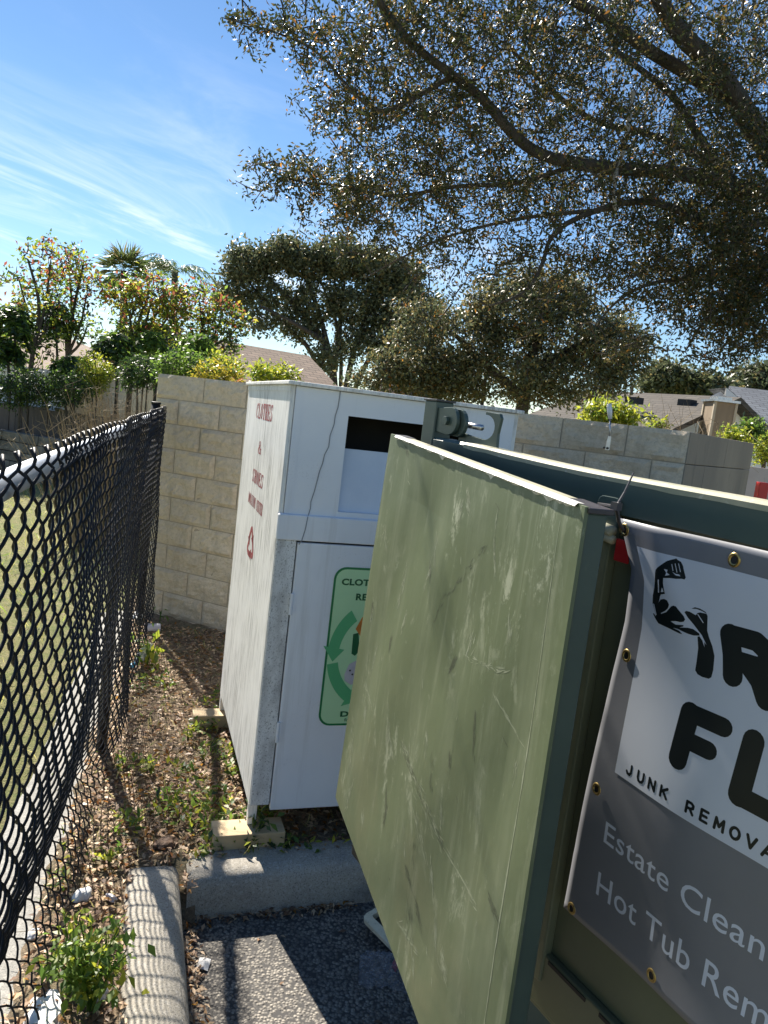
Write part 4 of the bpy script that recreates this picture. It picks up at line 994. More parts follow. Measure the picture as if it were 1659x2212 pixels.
# ---- the overhanging live oak, trunk just out of frame on the right
def P_(x, y, Y): return at_y(x, y, Y)
oak = thing('live_oak', 'large live oak with small glossy leaves overhanging the scene from the upper right', 'tree', (4.6, 5.6, .05))
OOFF = (4.6, 5.6, .05)
trunk_base = np.array([4.6, 5.6, -.1]); fork = np.array([4.3, 5.4, 2.5])
limbs = [([trunk_base, [4.5, 5.5, 1.2], fork], .24, .19),
 ([fork, P_(1800, 470, 5.3), P_(1659, 325, 5.1), P_(1586, 207, 4.9), P_(1527, 126, 4.7), P_(1467, 74, 4.6), P_(1416, -10, 4.5), P_(1340, -160, 4.4)], .15, .05),
 ([P_(1659, 325, 5.1), P_(1615, 244, 5.0), P_(1571, 214, 4.9), P_(1482, 155, 4.8), P_(1401, 111, 4.7), P_(1320, 44, 4.6), P_(1246, 7, 4.6), P_(1130, -60, 4.5)], .085, .035),
 ([fork, P_(1800, 480, 5.0), P_(1586, 395, 4.8), P_(1460, 372, 4.7), P_(1349, 366, 4.6), P_(1246, 355, 4.5), P_(1157, 333, 4.45), P_(1098, 281, 4.4), P_(1046, 214, 4.3), P_(979, 163, 4.2), P_(905, 111, 4.15), P_(846, 44, 4.1), P_(800, -30, 4.0)], .085, .022),
 ([P_(1608, 421, 4.9), P_(1530, 330, 4.9), P_(1467, 222, 5.0), P_(1430, 185, 5.0), P_(1330, 110, 5.1)], .055, .025),
 ([P_(1586, 395, 4.8), P_(1500, 330, 5.2), P_(1380, 280, 5.4), P_(1290, 270, 5.5), P_(1180, 190, 5.6), P_(1090, 90, 5.6)], .045, .018),
 ([P_(1800, 480, 5.0), P_(1659, 470, 4.9), P_(1560, 510, 4.7), P_(1470, 452, 4.6), P_(1380, 430, 4.5), P_(1280, 455, 4.4), P_(1190, 500, 4.4), P_(1171, 577, 4.35), P_(1135, 636, 4.3), P_(1060, 660, 4.3)], .05, .008),
 ([P_(1246, 355, 4.5), P_(1120, 400, 4.6), P_(980, 400, 4.6), P_(850, 430, 4.6), P_(740, 400, 4.6), P_(640, 395, 4.6), P_(560, 355, 4.6)], .028, .005),
 ([P_(979, 163, 4.2), P_(900, 210, 4.3), P_(820, 250, 4.3), P_(760, 200, 4.3), P_(690, 110, 4.3), P_(600, 70, 4.2), P_(480, 38, 4.2)], .024, .004),
 ([P_(1590, 520, 4.7), P_(1500, 600, 4.5), P_(1400, 610, 4.4), P_(1330, 650, 4.4), P_(1290, 700, 4.4)], .03, .006),
 ([P_(1700, 560, 4.7), P_(1600, 640, 4.6), P_(1520, 690, 4.5), P_(1480, 760, 4.5)], .03, .006),
 ([P_(1280, 455, 4.4), P_(1120, 470, 4.5), P_(960, 510, 4.6), P_(860, 560, 4.6), P_(790, 600, 4.6)], .022, .004)]
# crown volume: soft masses (picture centre, half sizes, share, depth range)
mass = [((620, 60), (105, 50), 2.4, (4.0, 4.5)), ((760, 110), (115, 110), 5.2, (3.9, 5.0)), ((930, 60), (170, 110), 9, (3.8, 5.4)), ((1140, 60), (200, 120), 10, (3.8, 5.8)),
        ((1400, 60), (220, 130), 12, (4.0, 6.2)), ((1590, 130), (120, 200), 9, (4.0, 6.2)), ((860, 250), (120, 85), 5.6, (4.0, 5.4)), ((1060, 240), (190, 110), 10, (4.0, 5.8)),
        ((1290, 260), (190, 120), 10, (4.0, 6.0)), ((1530, 330), (170, 140), 15, (4.0, 6.2)), ((800, 370), (130, 60), 4.6, (4.2, 5.4)), ((640, 395), (100, 42), 2.2, (4.4, 4.9)),
        ((980, 400), (180, 85), 9.5, (4.2, 5.6)), ((1210, 420), (190, 85), 8.5, (4.2, 5.8)), ((1460, 480), (150, 110), 14, (4.2, 6.0)), ((1610, 540), (90, 160), 19, (4.2, 6.0)),
        ((800, 490), (110, 50), 2.4, (4.3, 5.2)), ((960, 530), (130, 65), 4.0, (4.2, 5.2)), ((1110, 560), (120, 55), 1.7, (4.1, 5.0)), ((1290, 570), (120, 80), 5, (4.1, 5.2)),
        ((1460, 620), (110, 80), 8, (4.1, 5.2)), ((1600, 660), (80, 90), 11, (4.1, 5.0)), ((930, 630), (120, 60), 1.3, (4.2, 4.8)), ((1330, 740), (90, 50), .8, (4.2, 4.8)), ((1540, 760), (110, 35), 1.2, (4.2, 4.7)),
        ((1190, 690), (70, 70), .6, (4.2, 4.8)), ((710, 230), (60, 60), 1.5, (4.2, 4.8)), ((760, 440), (90, 40), 2, (4.2, 4.9)), ((520, 45), (40, 12), .5, (4.2, 4.4)), ((580, 370), (45, 25), .7, (4.5, 4.7)),
        ((1050, -120), (560, 130), 12, (3.8, 6.0)), ((1760, 250), (110, 400), 10, (4.2, 6.5))]
wts = np.array([m_[2] for m_ in mass]); ch = rng.choice(len(mass), 6200, p=wts/wts.sum()); tips = []
for i in ch:
    (cx, cy), (rx, ry), _, (y0, y1) = mass[i]
    q = rng.normal(size=2)*.58; q = q/max(1, np.linalg.norm(q)/1.4)
    tips.append(P_(cx+rx*q[0], cy+ry*q[1], rng.uniform(y0, y1)))
limbs = [(p_, min(a_*.62, .2), b_*.62) if i_ else (p_, a_, b_) for i_, (p_, a_, b_) in enumerate(limbs)]
lv = Leaves(); wood = grow(limbs, tips, lv, 28, .031, [.70, .27, .02], step=.14, sag=.05, twig=.0035, jitter=.06, maxr=.02, leaf_from=.2, aspect=.40)
wood.build('trunk', MT['bark'], oak, smooth=True, off=OOFF); lv.build('crown', [MT['oak_a'], MT['oak_b'], MT['oak_c']], oak, OOFF)
mo_ = MB(); pts = [P_(1368, 195, 4.4), P_(1362, 245, 4.4), P_(1352, 300, 4.4), P_(1345, 335, 4.4), P_(1330, 372, 4.4), P_(1326, 420, 4.4), P_(1330, 455, 4.4)]
pts = smooth_line(pts, 2); mo_.tube(pts, [.010+.006*math.sin(i*1.1) for i in range(len(pts))], 6)
tag(mo_.build('moss_strand', MT['moss'], smooth=True), 'pale hanging strand of moss dangling from the live oak limb', 'moss strand')

# ---- trees and shrubs behind the fence and wall
def tree(name, label, cat, base, stems, blobs, ntips, nl, size, mats, matw, group=None, bark='bark_dark', step=.4, aspect=.45, matfn=None, sag=.05, twig=.012, jitter=.2, r0=.12, maxr=.06, leaf_from=.3, spread=1.0, zt=None):
    t = thing(name, label, cat, base, None, group); off = tuple(float(c) for c in base)
    limbs = [([np.array(p, float) for p in s], r0*k, r0*k*.25) for s, k in stems]
    lv = Leaves(); wd = grow(limbs, in_blob(ntips, blobs), lv, nl, size, matw, step, sag, twig, jitter, leaf_from, aspect, maxr=maxr, matfn=matfn, spread=spread)
    wd.build('trunk', MT[bark], t, smooth=True, off=off); lv.build('crown', [MT[m] for m in mats], t, off); return t
def blob(x, y, Y, rx, ry, w=1, ryd=None):
    s = Y/FOC*1.0; return (P_(x, y, Y), (rx*s, (ryd if ryd else rx)*s, ry*s), w)
# big dark oak in the middle distance
b0 = P_(735, 860, 27); b0[2] = .05
tree('oak_tree', 'dark rounded oak with several bare stems standing behind the brown roof', 'tree', b0,
     [([b0, P_(722, 800, 27), P_(705, 740, 27), P_(640, 660, 27), P_(580, 600, 27)], 1.1), ([P_(722, 800, 27), P_(735, 700, 27), P_(745, 600, 27)], .8), ([P_(705, 740, 27), P_(640, 700, 26), P_(560, 660, 26)], .7), ([b0, P_(760, 760, 27), P_(800, 660, 27), P_(840, 600, 27)], .8), ([P_(722, 800, 27), P_(680, 640, 27), P_(640, 560, 27)], .7), ([b0, P_(690, 770, 27), P_(610, 700, 27), P_(530, 600, 27)], .7), ([b0, P_(780, 790, 27), P_(860, 700, 27), P_(900, 640, 27)], .7), ([b0, P_(745, 740, 27), P_(690, 600, 27)], .6)],
     [blob(535, 575, 27, 55, 40, 4), blob(505, 640, 27, 45, 30, 2), blob(610, 550, 27, 42, 32, 4), blob(665, 570, 27, 40, 35, 3), blob(735, 560, 27, 55, 45, 5), blob(815, 585, 27, 60, 45, 5), blob(880, 600, 27, 40, 40, 2), blob(600, 640, 27, 50, 28, 2), blob(690, 650, 27, 50, 40, 3), blob(770, 660, 27, 55, 40, 4), blob(860, 650, 27, 50, 60, 4), blob(840, 730, 27, 60, 50, 3), blob(770, 740, 27, 50, 40, 2), blob(560, 690, 26, 45, 25, 1), blob(650, 705, 27, 45, 28, 2), blob(860, 770, 27, 60, 40, 3), blob(920, 690, 27, 50, 55, 3), blob(700, 770, 26, 40, 30, 1.2)],
     2100, 28, .15, ['far_oak', 'far_oak_b'], [.90, .10], None, 'bark_dark', .8, .55, twig=.018, jitter=.32, r0=.17, maxr=.06)
# mid-distance oak behind the right wall
b0 = P_(1120, 930, 10.5); b0[2] = .05
tree('oak_tree', 'broad brownish green oak rising behind the wall and bin, right of centre', 'tree', b0,
     [([b0, P_(1130, 860, 10.5), P_(1150, 760, 10.5), P_(1180, 660, 10.5)], 1), ([P_(1130, 860, 10.5), P_(1040, 780, 10.3), P_(980, 720, 10.3)], .7), ([P_(1150, 800, 10.5), P_(1260, 740, 10.5), P_(1330, 720, 10.5)], .7)],
     [blob(1000, 740, 10.5, 100, 70, 5), blob(1110, 680, 10.5, 110, 60, 6), blob(1200, 640, 10.5, 80, 45, 4), blob(1230, 720, 10.5, 120, 70, 6), blob(1320, 750, 10.5, 80, 70, 4), blob(1080, 810, 10.5, 150, 60, 6), blob(1230, 820, 10.5, 130, 55, 5), blob(960, 810, 10.3, 70, 55, 3), blob(880, 760, 10.2, 60, 60, 1.5), blob(1330, 800, 10.5, 40, 40, 1), blob(900, 690, 10.4, 50, 50, 1.2), blob(1140, 612, 10.5, 50, 35, 1.2), blob(1060, 640, 10.5, 50, 35, 1), blob(1375, 775, 10.5, 40, 40, .8), blob(840, 800, 10.2, 50, 40, 1.2), blob(900, 830, 10.3, 60, 30, 1.8), blob(990, 850, 10.4, 70, 30, 1.5), blob(790, 822, 10.2, 40, 20, .7)],
     2000, 32, .068, ['far_oak', 'far_oak_b', 'oak_c'], [.66, .32, .02], None, 'bark_dark', .3, .45, twig=.008, jitter=.17, r0=.13, maxr=.045)
# far trees at the right edge
for (x, y, Y, rx, ry, lab) in [(1640, 830, 45, 60, 45, 'grey green rounded tree beyond the white gable, at the right edge'), (1525, 838, 40, 50, 22, 'low dark tree showing over the grey roof ridge beside the chimney'), (1440, 815, 40, 40, 26, 'dark tree top rising over the grey roof left of the chimney')]:
    b0 = P_(x, 930, Y); b0[2] = .05
    tree('distant_tree', lab, 'tree', b0, [([b0, P_(x, y+20, Y), P_(x+4, y-20, Y)], 1)], [blob(x, y, Y, rx, ry, 3), blob(x+rx*.5, y+ry*.5, Y, rx*.7, ry*.7, 2), blob(x-rx*.6, y+ry*.6, Y, rx*.6, ry*.6, 2)], 260, 26, .32, ['far_oak', 'far_oak_b'], [.9, .1], 'distant trees beyond the roofs', 'bark_dark', .8, .55, twig=.03, jitter=.5, r0=.25, maxr=.12)
# the ragged row of small trees behind the field
def seasonal(lo, hi):
    def f(pos):
        px = np.array([proj(p)[1] for p in pos[:1]]); z = pos[:, 2] + rng.normal(size=len(pos))*.35
        return np.where(z > hi, rng.choice([4, 4, 1, 1, 3, 0, 2], len(pos)), np.where(z > lo, rng.choice([0, 3, 1, 0, 4], len(pos)), rng.choice([1, 2, 2, 1, 0], len(pos))))
    return f
PAL = ['lime', 'mid_leaf', 'deep_leaf', 'gold_leaf', 'pod']
rows = [
 (60, 14.0, [(60, 860), (70, 760), (90, 660), (60, 560)], [(40, 600, 40, 50, 2), (110, 560, 60, 50, 3), (30, 700, 40, 60, 3), (100, 680, 50, 60, 3), (60, 760, 60, 50, 3)], 'tall thin tree with rusty seed pods at the left edge of the row', 150, 9),
 (150, 15.0, [(140, 870), (145, 770), (160, 660), (180, 570)], [(150, 580, 55, 50, 4), (190, 620, 40, 45, 3), (140, 680, 45, 50, 3), (190, 700, 35, 40, 2), (120, 620, 40, 40, 2)], 'sparse bare stemmed tree with red tips, second from the left', 150, 9),
 (285, 15.0, [(280, 840), (285, 760), (300, 690), (320, 640)], [(270, 640, 45, 35, 4), (330, 630, 55, 35, 4), (310, 690, 60, 40, 4), (380, 660, 40, 35, 3), (280, 740, 50, 40, 4), (340, 750, 50, 40, 4)], 'bushy golden and rust coloured tree in front of the brown roof', 260, 14),
 (430, 15.5, [(425, 830), (430, 760), (440, 690)], [(430, 650, 60, 35, 3), (480, 680, 45, 40, 3), (410, 710, 50, 40, 3), (470, 740, 50, 35, 3), (520, 700, 25, 25, 1)], 'tree with rust red top and yellow green skirt, left of the dark oak', 220, 12)]
for (x, Y, st, bl, lab, nt_, nl) in rows:
    b0 = P_(st[0][0], st[0][1], Y); b0[2] = .05
    zs = [P_(b[0], b[1], Y)[2] for b in bl]; lo, hi = np.percentile(zs, 35), np.percentile(zs, 72)
    S_ = [([b0] + [P_(a_, c_, Y) for a_, c_ in st], 1.0)] + [([P_(st[1][0], st[1][1], Y), P_((st[1][0]+b[0])/2+8, (st[1][1]+b[1])/2+8, Y), P_(b[0], b[1], Y)], .55) for b in bl]
    tree('seed_pod_tree', lab, 'tree', b0, S_, [blob(b[0], b[1], Y, b[2], b[3], b[4]) for b in bl], int(nt_*1.5), nl, .10, PAL, None, 'seed pod trees in a row behind the field', 'bark', .5, .5, seasonal(lo, hi), twig=.010, jitter=.16, r0=.07, maxr=.03, leaf_from=.55)
# drooping deep green saplings
for i, (x, y, Y, rx, ry) in enumerate([(247, 750, 13.5, 34, 36), (425, 750, 13.5, 38, 30), (155, 800, 13, 34, 36), (30, 700, 13, 30, 40), (120, 690, 14.5, 38, 34), (330, 745, 14, 34, 30), (15, 760, 13, 26, 30)]):
    b0 = P_(x+5, 880, Y); b0[2] = .05
    c = P_(x, y-ry*.3, Y); lv = Leaves(); wd = MB(); wd.tube([b0, P_(x+6, 830, Y), c], [.035, .03, .015], 6)
    t = thing('sapling', ['drooping dark green sapling in front of the golden tree', 'drooping green sapling right of the golden tree', 'dark leafy sapling near the low block wall', 'dark leafy sapling at the far left edge', 'dark leafy sapling high among the bare stems', 'dark leafy sapling under the golden tree', 'dark low sapling in the far left corner of the row'][i], 'sapling', b0, None, 'drooping saplings behind the field')
    for f in range(26):
        az = rng.uniform(0, 6.28); L_ = rx*Y/FOC*rng.uniform(.8, 1.5); e = np.array([math.cos(az), math.sin(az), 0]); st = c + np.array([0, 0, rng.uniform(-.9, .5)*ry*Y/FOC])
        path = bez(st, st+e*L_*.6+np.array([0, 0, L_*.35]), st+e*L_+np.array([0, 0, -L_*rng.uniform(.2, .9)]), 9); wd.tube(path, list(np.linspace(.008, .003, 9)), 3, cap=False)
        for k in range(1, 9):
            sd_ = np.cross(e, [0, 0, 1.]); P3 = np.repeat(path[k][None], 6, 0) + rng.normal(size=(6, 3))*.02
            D3 = np.stack([sd_*sgn + np.array([0, 0, -.5]) + e*.4 for sgn in (1, -1, 1, -1, .5, -.5)]) + rng.normal(size=(6, 3))*.2
            lv.add(P3, D3, 0.13*rng.uniform(.7, 1.2, 6), .34, rng.choice(2, 6, p=[.6, .4]))
    wd.build('stem', MT['bark_dark'], t, smooth=True, off=b0); lv.build('fronds', [MT['deep_leaf' if i not in (1, 5) else 'mid_leaf'], MT['mid_leaf']], t, b0)
# leafy shrubs along the back of the wall
shr = [(50, 832, 12.0, 60, 46, 'deep_leaf', 'dense green shrub before the white panel fence at the left edge'), (150, 835, 12.0, 40, 42, 'deep_leaf', 'green shrub behind the low block wall left of the dry weeds'), (205, 800, 12.6, 36, 50, 'lime', 'yellow green shrub in front of the beige house, left of the dark sapling'), (485, 786, 10, 34, 24, 'lime', 'bright yellow green shrub left of the brown gable'), (590, 808, 8.0, 48, 15, 'lime', 'pale green feathery shrub just over the left wall top'), (395, 790, 10, 60, 35, 'mid_leaf', 'mid green shrub behind the wall left of the feathery one'), (310, 800, 11, 50, 40, 'deep_leaf', 'dense green shrub against the beige house wall'),
       (470, 804, 9.5, 50, 16, 'gold_leaf', 'golden shrub low behind the left wall'), (1300, 890, 7.0, 34, 26, 'lime', 'yellow green shrub over the right wall behind the pale handle'), (1352, 898, 7.0, 18, 16, 'lime', 'small yellow green shrub right of the pale handle'), (1420, 918, 8.0, 11, 13, 'lime', 'single yellow green sprig over the right wall in front of the grey roof'),
       (1585, 945, 8.0, 26, 16, 'lime', 'yellow green shrub below the chimney'), (1652, 962, 10.6, 28, 36, 'lime', 'yellow green shrub at the right edge by the pale wall'), (1620, 925, 8.5, 20, 20, 'mid_leaf', 'green shrub in front of the white siding')]
for (x, y, Y, rx, ry, mt, lab) in shr:
    b0 = P_(x, y+ry, Y); b0[2] = .05
    st = [([b0, P_(x+rng.uniform(-.3, .3)*rx, y+ry*.6, Y), P_(x+rng.uniform(-.8, .8)*rx, y-ry*.5, Y)], 1) for _ in range(4)]
    tree('shrub', lab, 'shrub', b0, st, [blob(x, y, Y, rx, ry*.8, 2), blob(x-rx*.4, y+ry*.5, Y, rx*.6, ry*.6, 1), blob(x+rx*.5, y+ry*.4, Y, rx*.6, ry*.6, 1)], int(40+rx*ry/14), 22, .058, [mt, 'mid_leaf' if mt != 'mid_leaf' else 'deep_leaf'], [.8, .2], 'shrubs along the back of the block wall', 'bark', .2, .42, twig=.005, jitter=.10, r0=.02, maxr=.012, sag=.1, spread=.8)
# dry twiggy weeds behind the fence
for i, (x, y, Y, n, h_) in enumerate([(285, 868, 8.0, 260, .95), (205, 900, 7.5, 110, .8), (1480, 930, 6.0, 50, .35)]):
    b0 = P_(x, y+40, Y); b0[2] = .05; top = P_(x, y-25, Y)[2]; q = MB(); 
    for k in range(n):
        az = rng.uniform(0, 6.28); r_ = rng.uniform(.1, 1)*(.65 if i != 2 else .4); st = b0+np.array([math.cos(az), math.sin(az), 0])*r_*.4; z1 = top-rng.uniform(0, h_)
        if z1 < .4: z1 = .4
        e = np.array([b0[0]+math.cos(az)*r_*1.2, b0[1]+math.sin(az)*r_*1.2, z1]); pth = bez(st, (st+e)/2+np.array([0, 0, .25]), e, 6); q.tube(pth, list(np.linspace(.006, .0025, 6)), 3, cap=False)
        for j in range(5):
            a_ = pth[rng.integers(3, 6)]; q.tube([a_, a_+rng.normal(size=3)*.10+np.array([0, 0, .05])], [.002, .001], 3, cap=False)
    tag(q.build('dry_weed', MT['dry'], off=b0), ['tangled dry brown weeds behind the far end of the fence', 'thin dry weed stalks over the fence rail beside the low block wall', 'dry brown twigs on the right wall top below the grey roof'][i], 'weeds').location = tuple(b0)
# palms
def palm(x, ytop, Y, kind, lab):
    c = P_(x, ytop, Y); b0 = np.array([c[0], c[1], .05]); t = thing('palm_tree', lab, 'palm', b0); q = MB(); q.tube([b0, [b0[0]+.2, b0[1], c[2]*.5], c], [.24, .17, .14], 10); q.build('trunk', MT['bark'], t, smooth=True, off=b0); lv = Leaves()
    if kind == 'fan':
        for f in range(34):
            az = rng.uniform(0, 6.28); el = rng.uniform(-1.0, 1.35); d = np.array([math.cos(az)*math.cos(el), math.sin(az)*math.cos(el), math.sin(el)]); hub = c + d*.55
            s_ = np.cross(d, [0, 0, 1.]); s_ /= np.linalg.norm(s_)+1e-9
            ang = np.linspace(-1.35, 1.35, 18); D = np.stack([d*math.cos(a_)+s_*math.sin(a_) + np.array([0, 0, -.25]) for a_ in ang]); lv.add(np.repeat(hub[None], 18, 0), D, .75*rng.uniform(.8, 1.1, 18), .10, rng.choice(2, 18, p=[.8, .2]))
            lv.add(c[None], d[None], .6, .06, [0])
    else:
        for f in range(20):
            az = rng.uniform(0, 6.28); L_ = 1.9*rng.uniform(.8, 1.1); e = np.array([math.cos(az), math.sin(az), 0]); up_ = rng.uniform(.3, 1.2)
            path = bez(c, c+e*L_*.5+np.array([0, 0, up_]), c+e*L_+np.array([0, 0, up_-1.3]), 18); sd_ = np.cross(e, [0, 0, 1.])
            for k in range(2, 18):
                for sg in (1, -1): lv.add(path[k][None].repeat(2, 0), (sd_*sg*.8+e*.5+np.array([0, 0, -.45]))[None]+rng.normal(size=(2, 3))*.15, .5*rng.uniform(.7, 1.1, 2), .07, [0, 0])
                lv.add(path[k-1][None], (path[k]-path[k-1])[None], .13, .2, [0])
    lv.build('fronds', [MT['palm'], MT['far_oak_b']], t, b0)
palm(268, 585, 32, 'fan', 'fan palm with stiff round fronds behind the row of small trees')
palm(378, 585, 34, 'feather', 'feather palm with arching fronds behind the golden tree')

# ------------------------------------------------------------------ houses
def uvquad(o, w_=None):
    me = o.data; uv = me.uv_layers.new(name='uv')
    for p_ in me.polygons:
        vs_ = [np.array(me.vertices[v].co) for v in p_.vertices]; n_ = np.array(p_.normal); a_ = np.array([-n_[1], n_[0], 0]); 
        a_ = a_/np.linalg.norm(a_) if np.linalg.norm(a_) > 1e-3 else np.array([1., 0, 0]); b_ = np.cross(n_, a_)
        for li, v in zip(p_.loop_indices, vs_): uv.data[li].uv = (float(v @ a_), float(v @ b_))
    return o
def house(name, label, cat, c, ang, L, Wd, eave, ridge, roofm, wallm, over=.45, group=None):
    """gabled house; ridge runs along local x; c is the middle of the near eave wall"""
    t = thing(name, label, cat, (c[0], c[1], .02), None, group); ca, sa = math.cos(ang), math.sin(ang); ax = np.array([[ca, sa, 0], [-sa, ca, 0], [0, 0, 1.]]); o = np.array([c[0], c[1], 0]); off = (c[0], c[1], .02)
    T = lambda x, y, z: o + ax[0]*x + ax[1]*y + np.array([0, 0, z])
    q = MB(); h = L/2; m = Wd/2
    q.add([T(-h, 0, 0), T(h, 0, 0), T(h, Wd, 0), T(-h, Wd, 0), T(-h, 0, eave), T(h, 0, eave), T(h, Wd, eave), T(-h, Wd, eave), T(-h, m, ridge-.05), T(h, m, ridge-.05)],
          [(0, 1, 5, 4), (2, 3, 7, 6), (1, 2, 6, 9, 5), (3, 0, 4, 8, 7)]); wl_ = q.build('wall', MT[wallm], t, off=off)
    q = MB(); sl = (ridge-eave)/m; e = eave-over*sl; H = h+over*.7
    for s_ in (0, 1):
        y0, y1 = (-over, m) if s_ == 0 else (Wd+over, m)
        P8 = [T(-H, y0, e), T(H, y0, e), T(H, y1, ridge), T(-H, y1, ridge)]; P8 += [p_-np.array([0, 0, .10]) for p_ in P8]
        f_ = [(0, 1, 2, 3), (7, 6, 5, 4), (0, 4, 5, 1), (1, 5, 6, 2), (3, 7, 4, 0)]; 
        q.add(P8, f_ if s_ == 0 else [tuple(reversed(x)) for x in f_])
    rf = uvquad(q.build('roof', MT[roofm], t, off=off))
    q = MB(); q.box((-H, -over-.03, e-.17), (H, -over-.004, e+.0), axes=ax, o=o); q.build('fascia', MT['trim'], rf, off=off)
    return t, T, off, rf, ax, o
# brown roofed house in the middle distance
def facing(xa, ya, xb, yb, Ya, Yb): return P_(xa, ya, Ya), P_(xb, yb, Yb)
rl_, rr_ = P_(282, 722, 17.5), P_(668, 752, 20.5); d = rr_-rl_; ang = math.atan2(d[1], d[0]); L = np.linalg.norm(d[:2]); mid = (rl_+rr_)/2
nrm = np.array([-math.sin(ang), math.cos(ang), 0]); Wd = 5.6; c = mid - nrm*Wd/2
t, T, off, rf, ax, o = house('brown_roof_house', 'beige house with a long brown shingle roof behind the small trees', 'house', c, ang, L-.6, Wd, 1.75, float(mid[2]), 'roof_brown', 'stucco')
q = MB(); pc = P_(352, 728, 18.0); q.box((pc[0]-.35, pc[1]-.3, pc[2]-1.2), (pc[0]+.35, pc[1]+.3, pc[2]+.20)); q.box((pc[0]-.42, pc[1]-.37, pc[2]+.2), (pc[0]+.42, pc[1]+.37, pc[2]+.27)); q.build('chimney', MT['tan'], rf, off=off)
for x in (-L/2+1.0, -L/2+2.8, 0, 2.4):
    q = MB(); q.box((x, -.05, .95), (x+1.1, -.005, 1.85), axes=ax, o=o); wn = q.build('window', MT['trim'], t, off=off)
    q = MB(); q.box((x+.06, -.075, 1.01), (x+1.04, -.052, 1.79), axes=ax, o=o); q.build('pane', MT['glass'], wn, off=off)
# pale house at the far left
c = P_(60, 830, 19); t, T, off, rf, ax, o = house('pale_house', 'pale house with a low tan gable at the far left behind the trees', 'house', c, math.radians(62), 9, 9.5, 2.0, 3.1, 'roof_brown', 'stucco')
# red-brown roof glimpsed behind the bin
c = P_(905, 870, 20); t, T, off, rf, ax, o = house('red_roof_house', 'house with a steep red brown roof glimpsed between the two oaks', 'house', c, math.radians(8), 1.2, 5, 1.5, 2.9, 'roof_red', 'stucco')
# grey-brown roof on the right, with chimney chase and vents
rl_, rr_ = P_(1310, 834, 17.5), P_(1500, 866, 15.5); d = rr_-rl_; ang = math.atan2(d[1], d[0]); mid = (rl_+rr_)/2; nrm = np.array([-math.sin(ang), math.cos(ang), 0]); Wd = 6.6; L = np.linalg.norm(d[:2])
c = mid - nrm*Wd/2
t, T, off, rf, ax, o = house('grey_roof_house', 'house with grey brown shingle roof and small vents behind the right wall', 'house', c + np.array([math.cos(ang), math.sin(ang), 0])*.25, ang, L+.9, Wd, 1.55, float(mid[2]), 'roof_grey', 'siding')
for (x, y) in ((1364, 853), (1478, 858)):
    pv = P_(x+6, y+13, 15.0); q = MB(); q.box((-.15, -.10, -.06), (.15, .10, .07), axes=ax, o=pv); q.build('roof_vent', MT['dark'], rf, off=off)
pv = P_(1363, 853, 15.4); q = MB(); q.tube([pv, pv+np.array([0, 0, .22])], .035, 8); q.build('vent_pipe', MT['grey_wood'], rf, off=off)
A0, A1 = P_(1536, 918, 13.6), P_(1586, 923, 13.6); ch_ = thing('chimney', 'tan boxed chimney with pale trim and metal cap between the grey roof and white gable', 'chimney', (A0[0], A0[1], 1.0)); coff = (A0[0], A0[1], 1.0)
zt_ = P_(1556, 868, 13.6)[2]; w_ = .40
q = MB(); q.box((A0[0]+.01, 13.6, .6), (A0[0]+w_-.01, 14.1, zt_)); q.build('box', MT['tan'], ch_, off=coff)
q = MB()
for (x, y) in ((A0[0]-.01, 13.585), (A0[0]+w_-.03, 13.585), (A0[0]-.01, 14.06), (A0[0]+w_-.03, 14.06)): q.box((x, y, .6), (x+.045, y+.05, zt_+.002))
q.build('corner_trim', MT['tan_light'], ch_, off=coff)
q = MB(); q.box((A0[0]-.04, 13.55, zt_+.003), (A0[0]+w_+.04, 14.14, zt_+.045)); q.box((A0[0]+.06, 13.66, zt_+.0455), (A0[0]+.32, 14.0, zt_+.10)); q.build('cap', MT['steel'], ch_, off=coff)
# white gabled house at the right edge
gh = thing('white_gable_house', 'white house with lap siding gable and pale grey roof at the right edge', 'house', P_(1640, 1000, 17)*np.array([1, 1, 0])); goff = tuple(P_(1640, 1000, 17)*np.array([1, 1, 0]))
pk = P_(1556, 846, 17); e_r = P_(1700, 968, 17); e_l = np.array([2*pk[0]-e_r[0], 17, e_r[2]])
q = MB(); n = 16
for i in range(n):
    z0 = .05 + (pk[2]-.05)*i/n; z1 = .05 + (pk[2]-.05)*(i+1)/n
    def hw(z): return (e_r[0]-pk[0])*(1 if z < e_r[2] else max(0, (pk[2]-z)/(pk[2]-e_r[2])))
    q.add([(pk[0]-hw(z0), 16.97, z0), (pk[0]+hw(z0), 16.97, z0), (pk[0]+hw(z1), 17.0, z1), (pk[0]-hw(z1), 17.0, z1)], [(0, 1, 2, 3)])
    q.add([(pk[0]-hw(z0), 16.97, z0), (pk[0]+hw(z0), 16.97, z0), (pk[0]+hw(z0), 17.0, z0), (pk[0]-hw(z0), 17.0, z0)], [(3, 2, 1, 0)])
q.build('siding', MT['siding'], gh, off=goff)
q = MB(); ov = .35; dz_ = (pk[2]-e_r[2])/(e_r[0]-pk[0])
for sg in (1,):
    xe = (e_r[0]-pk[0]+.4); A_ = [(pk[0], 16.7, pk[2]+.08), (pk[0]+xe, 16.7, pk[2]+.08-abs(xe)*dz_), (pk[0]+xe, 17.7, pk[2]+.08-abs(xe)*dz_), (pk[0], 17.7, pk[2]+.08)]
    q.add(A_, [(0, 1, 2, 3) if sg > 0 else (3, 2, 1, 0)])
q.add([(pk[0]+.0, 17.6, pk[2]-1.6), (pk[0]+9, 17.6, pk[2]-1.6), (pk[0]+11, 22, pk[2]+.62), (pk[0]+2.35, 22, pk[2]+.62)], [(0, 1, 2, 3)])
rf = uvquad(q.build('roof', MT['roof_pale'], gh, off=goff))
q = MB()
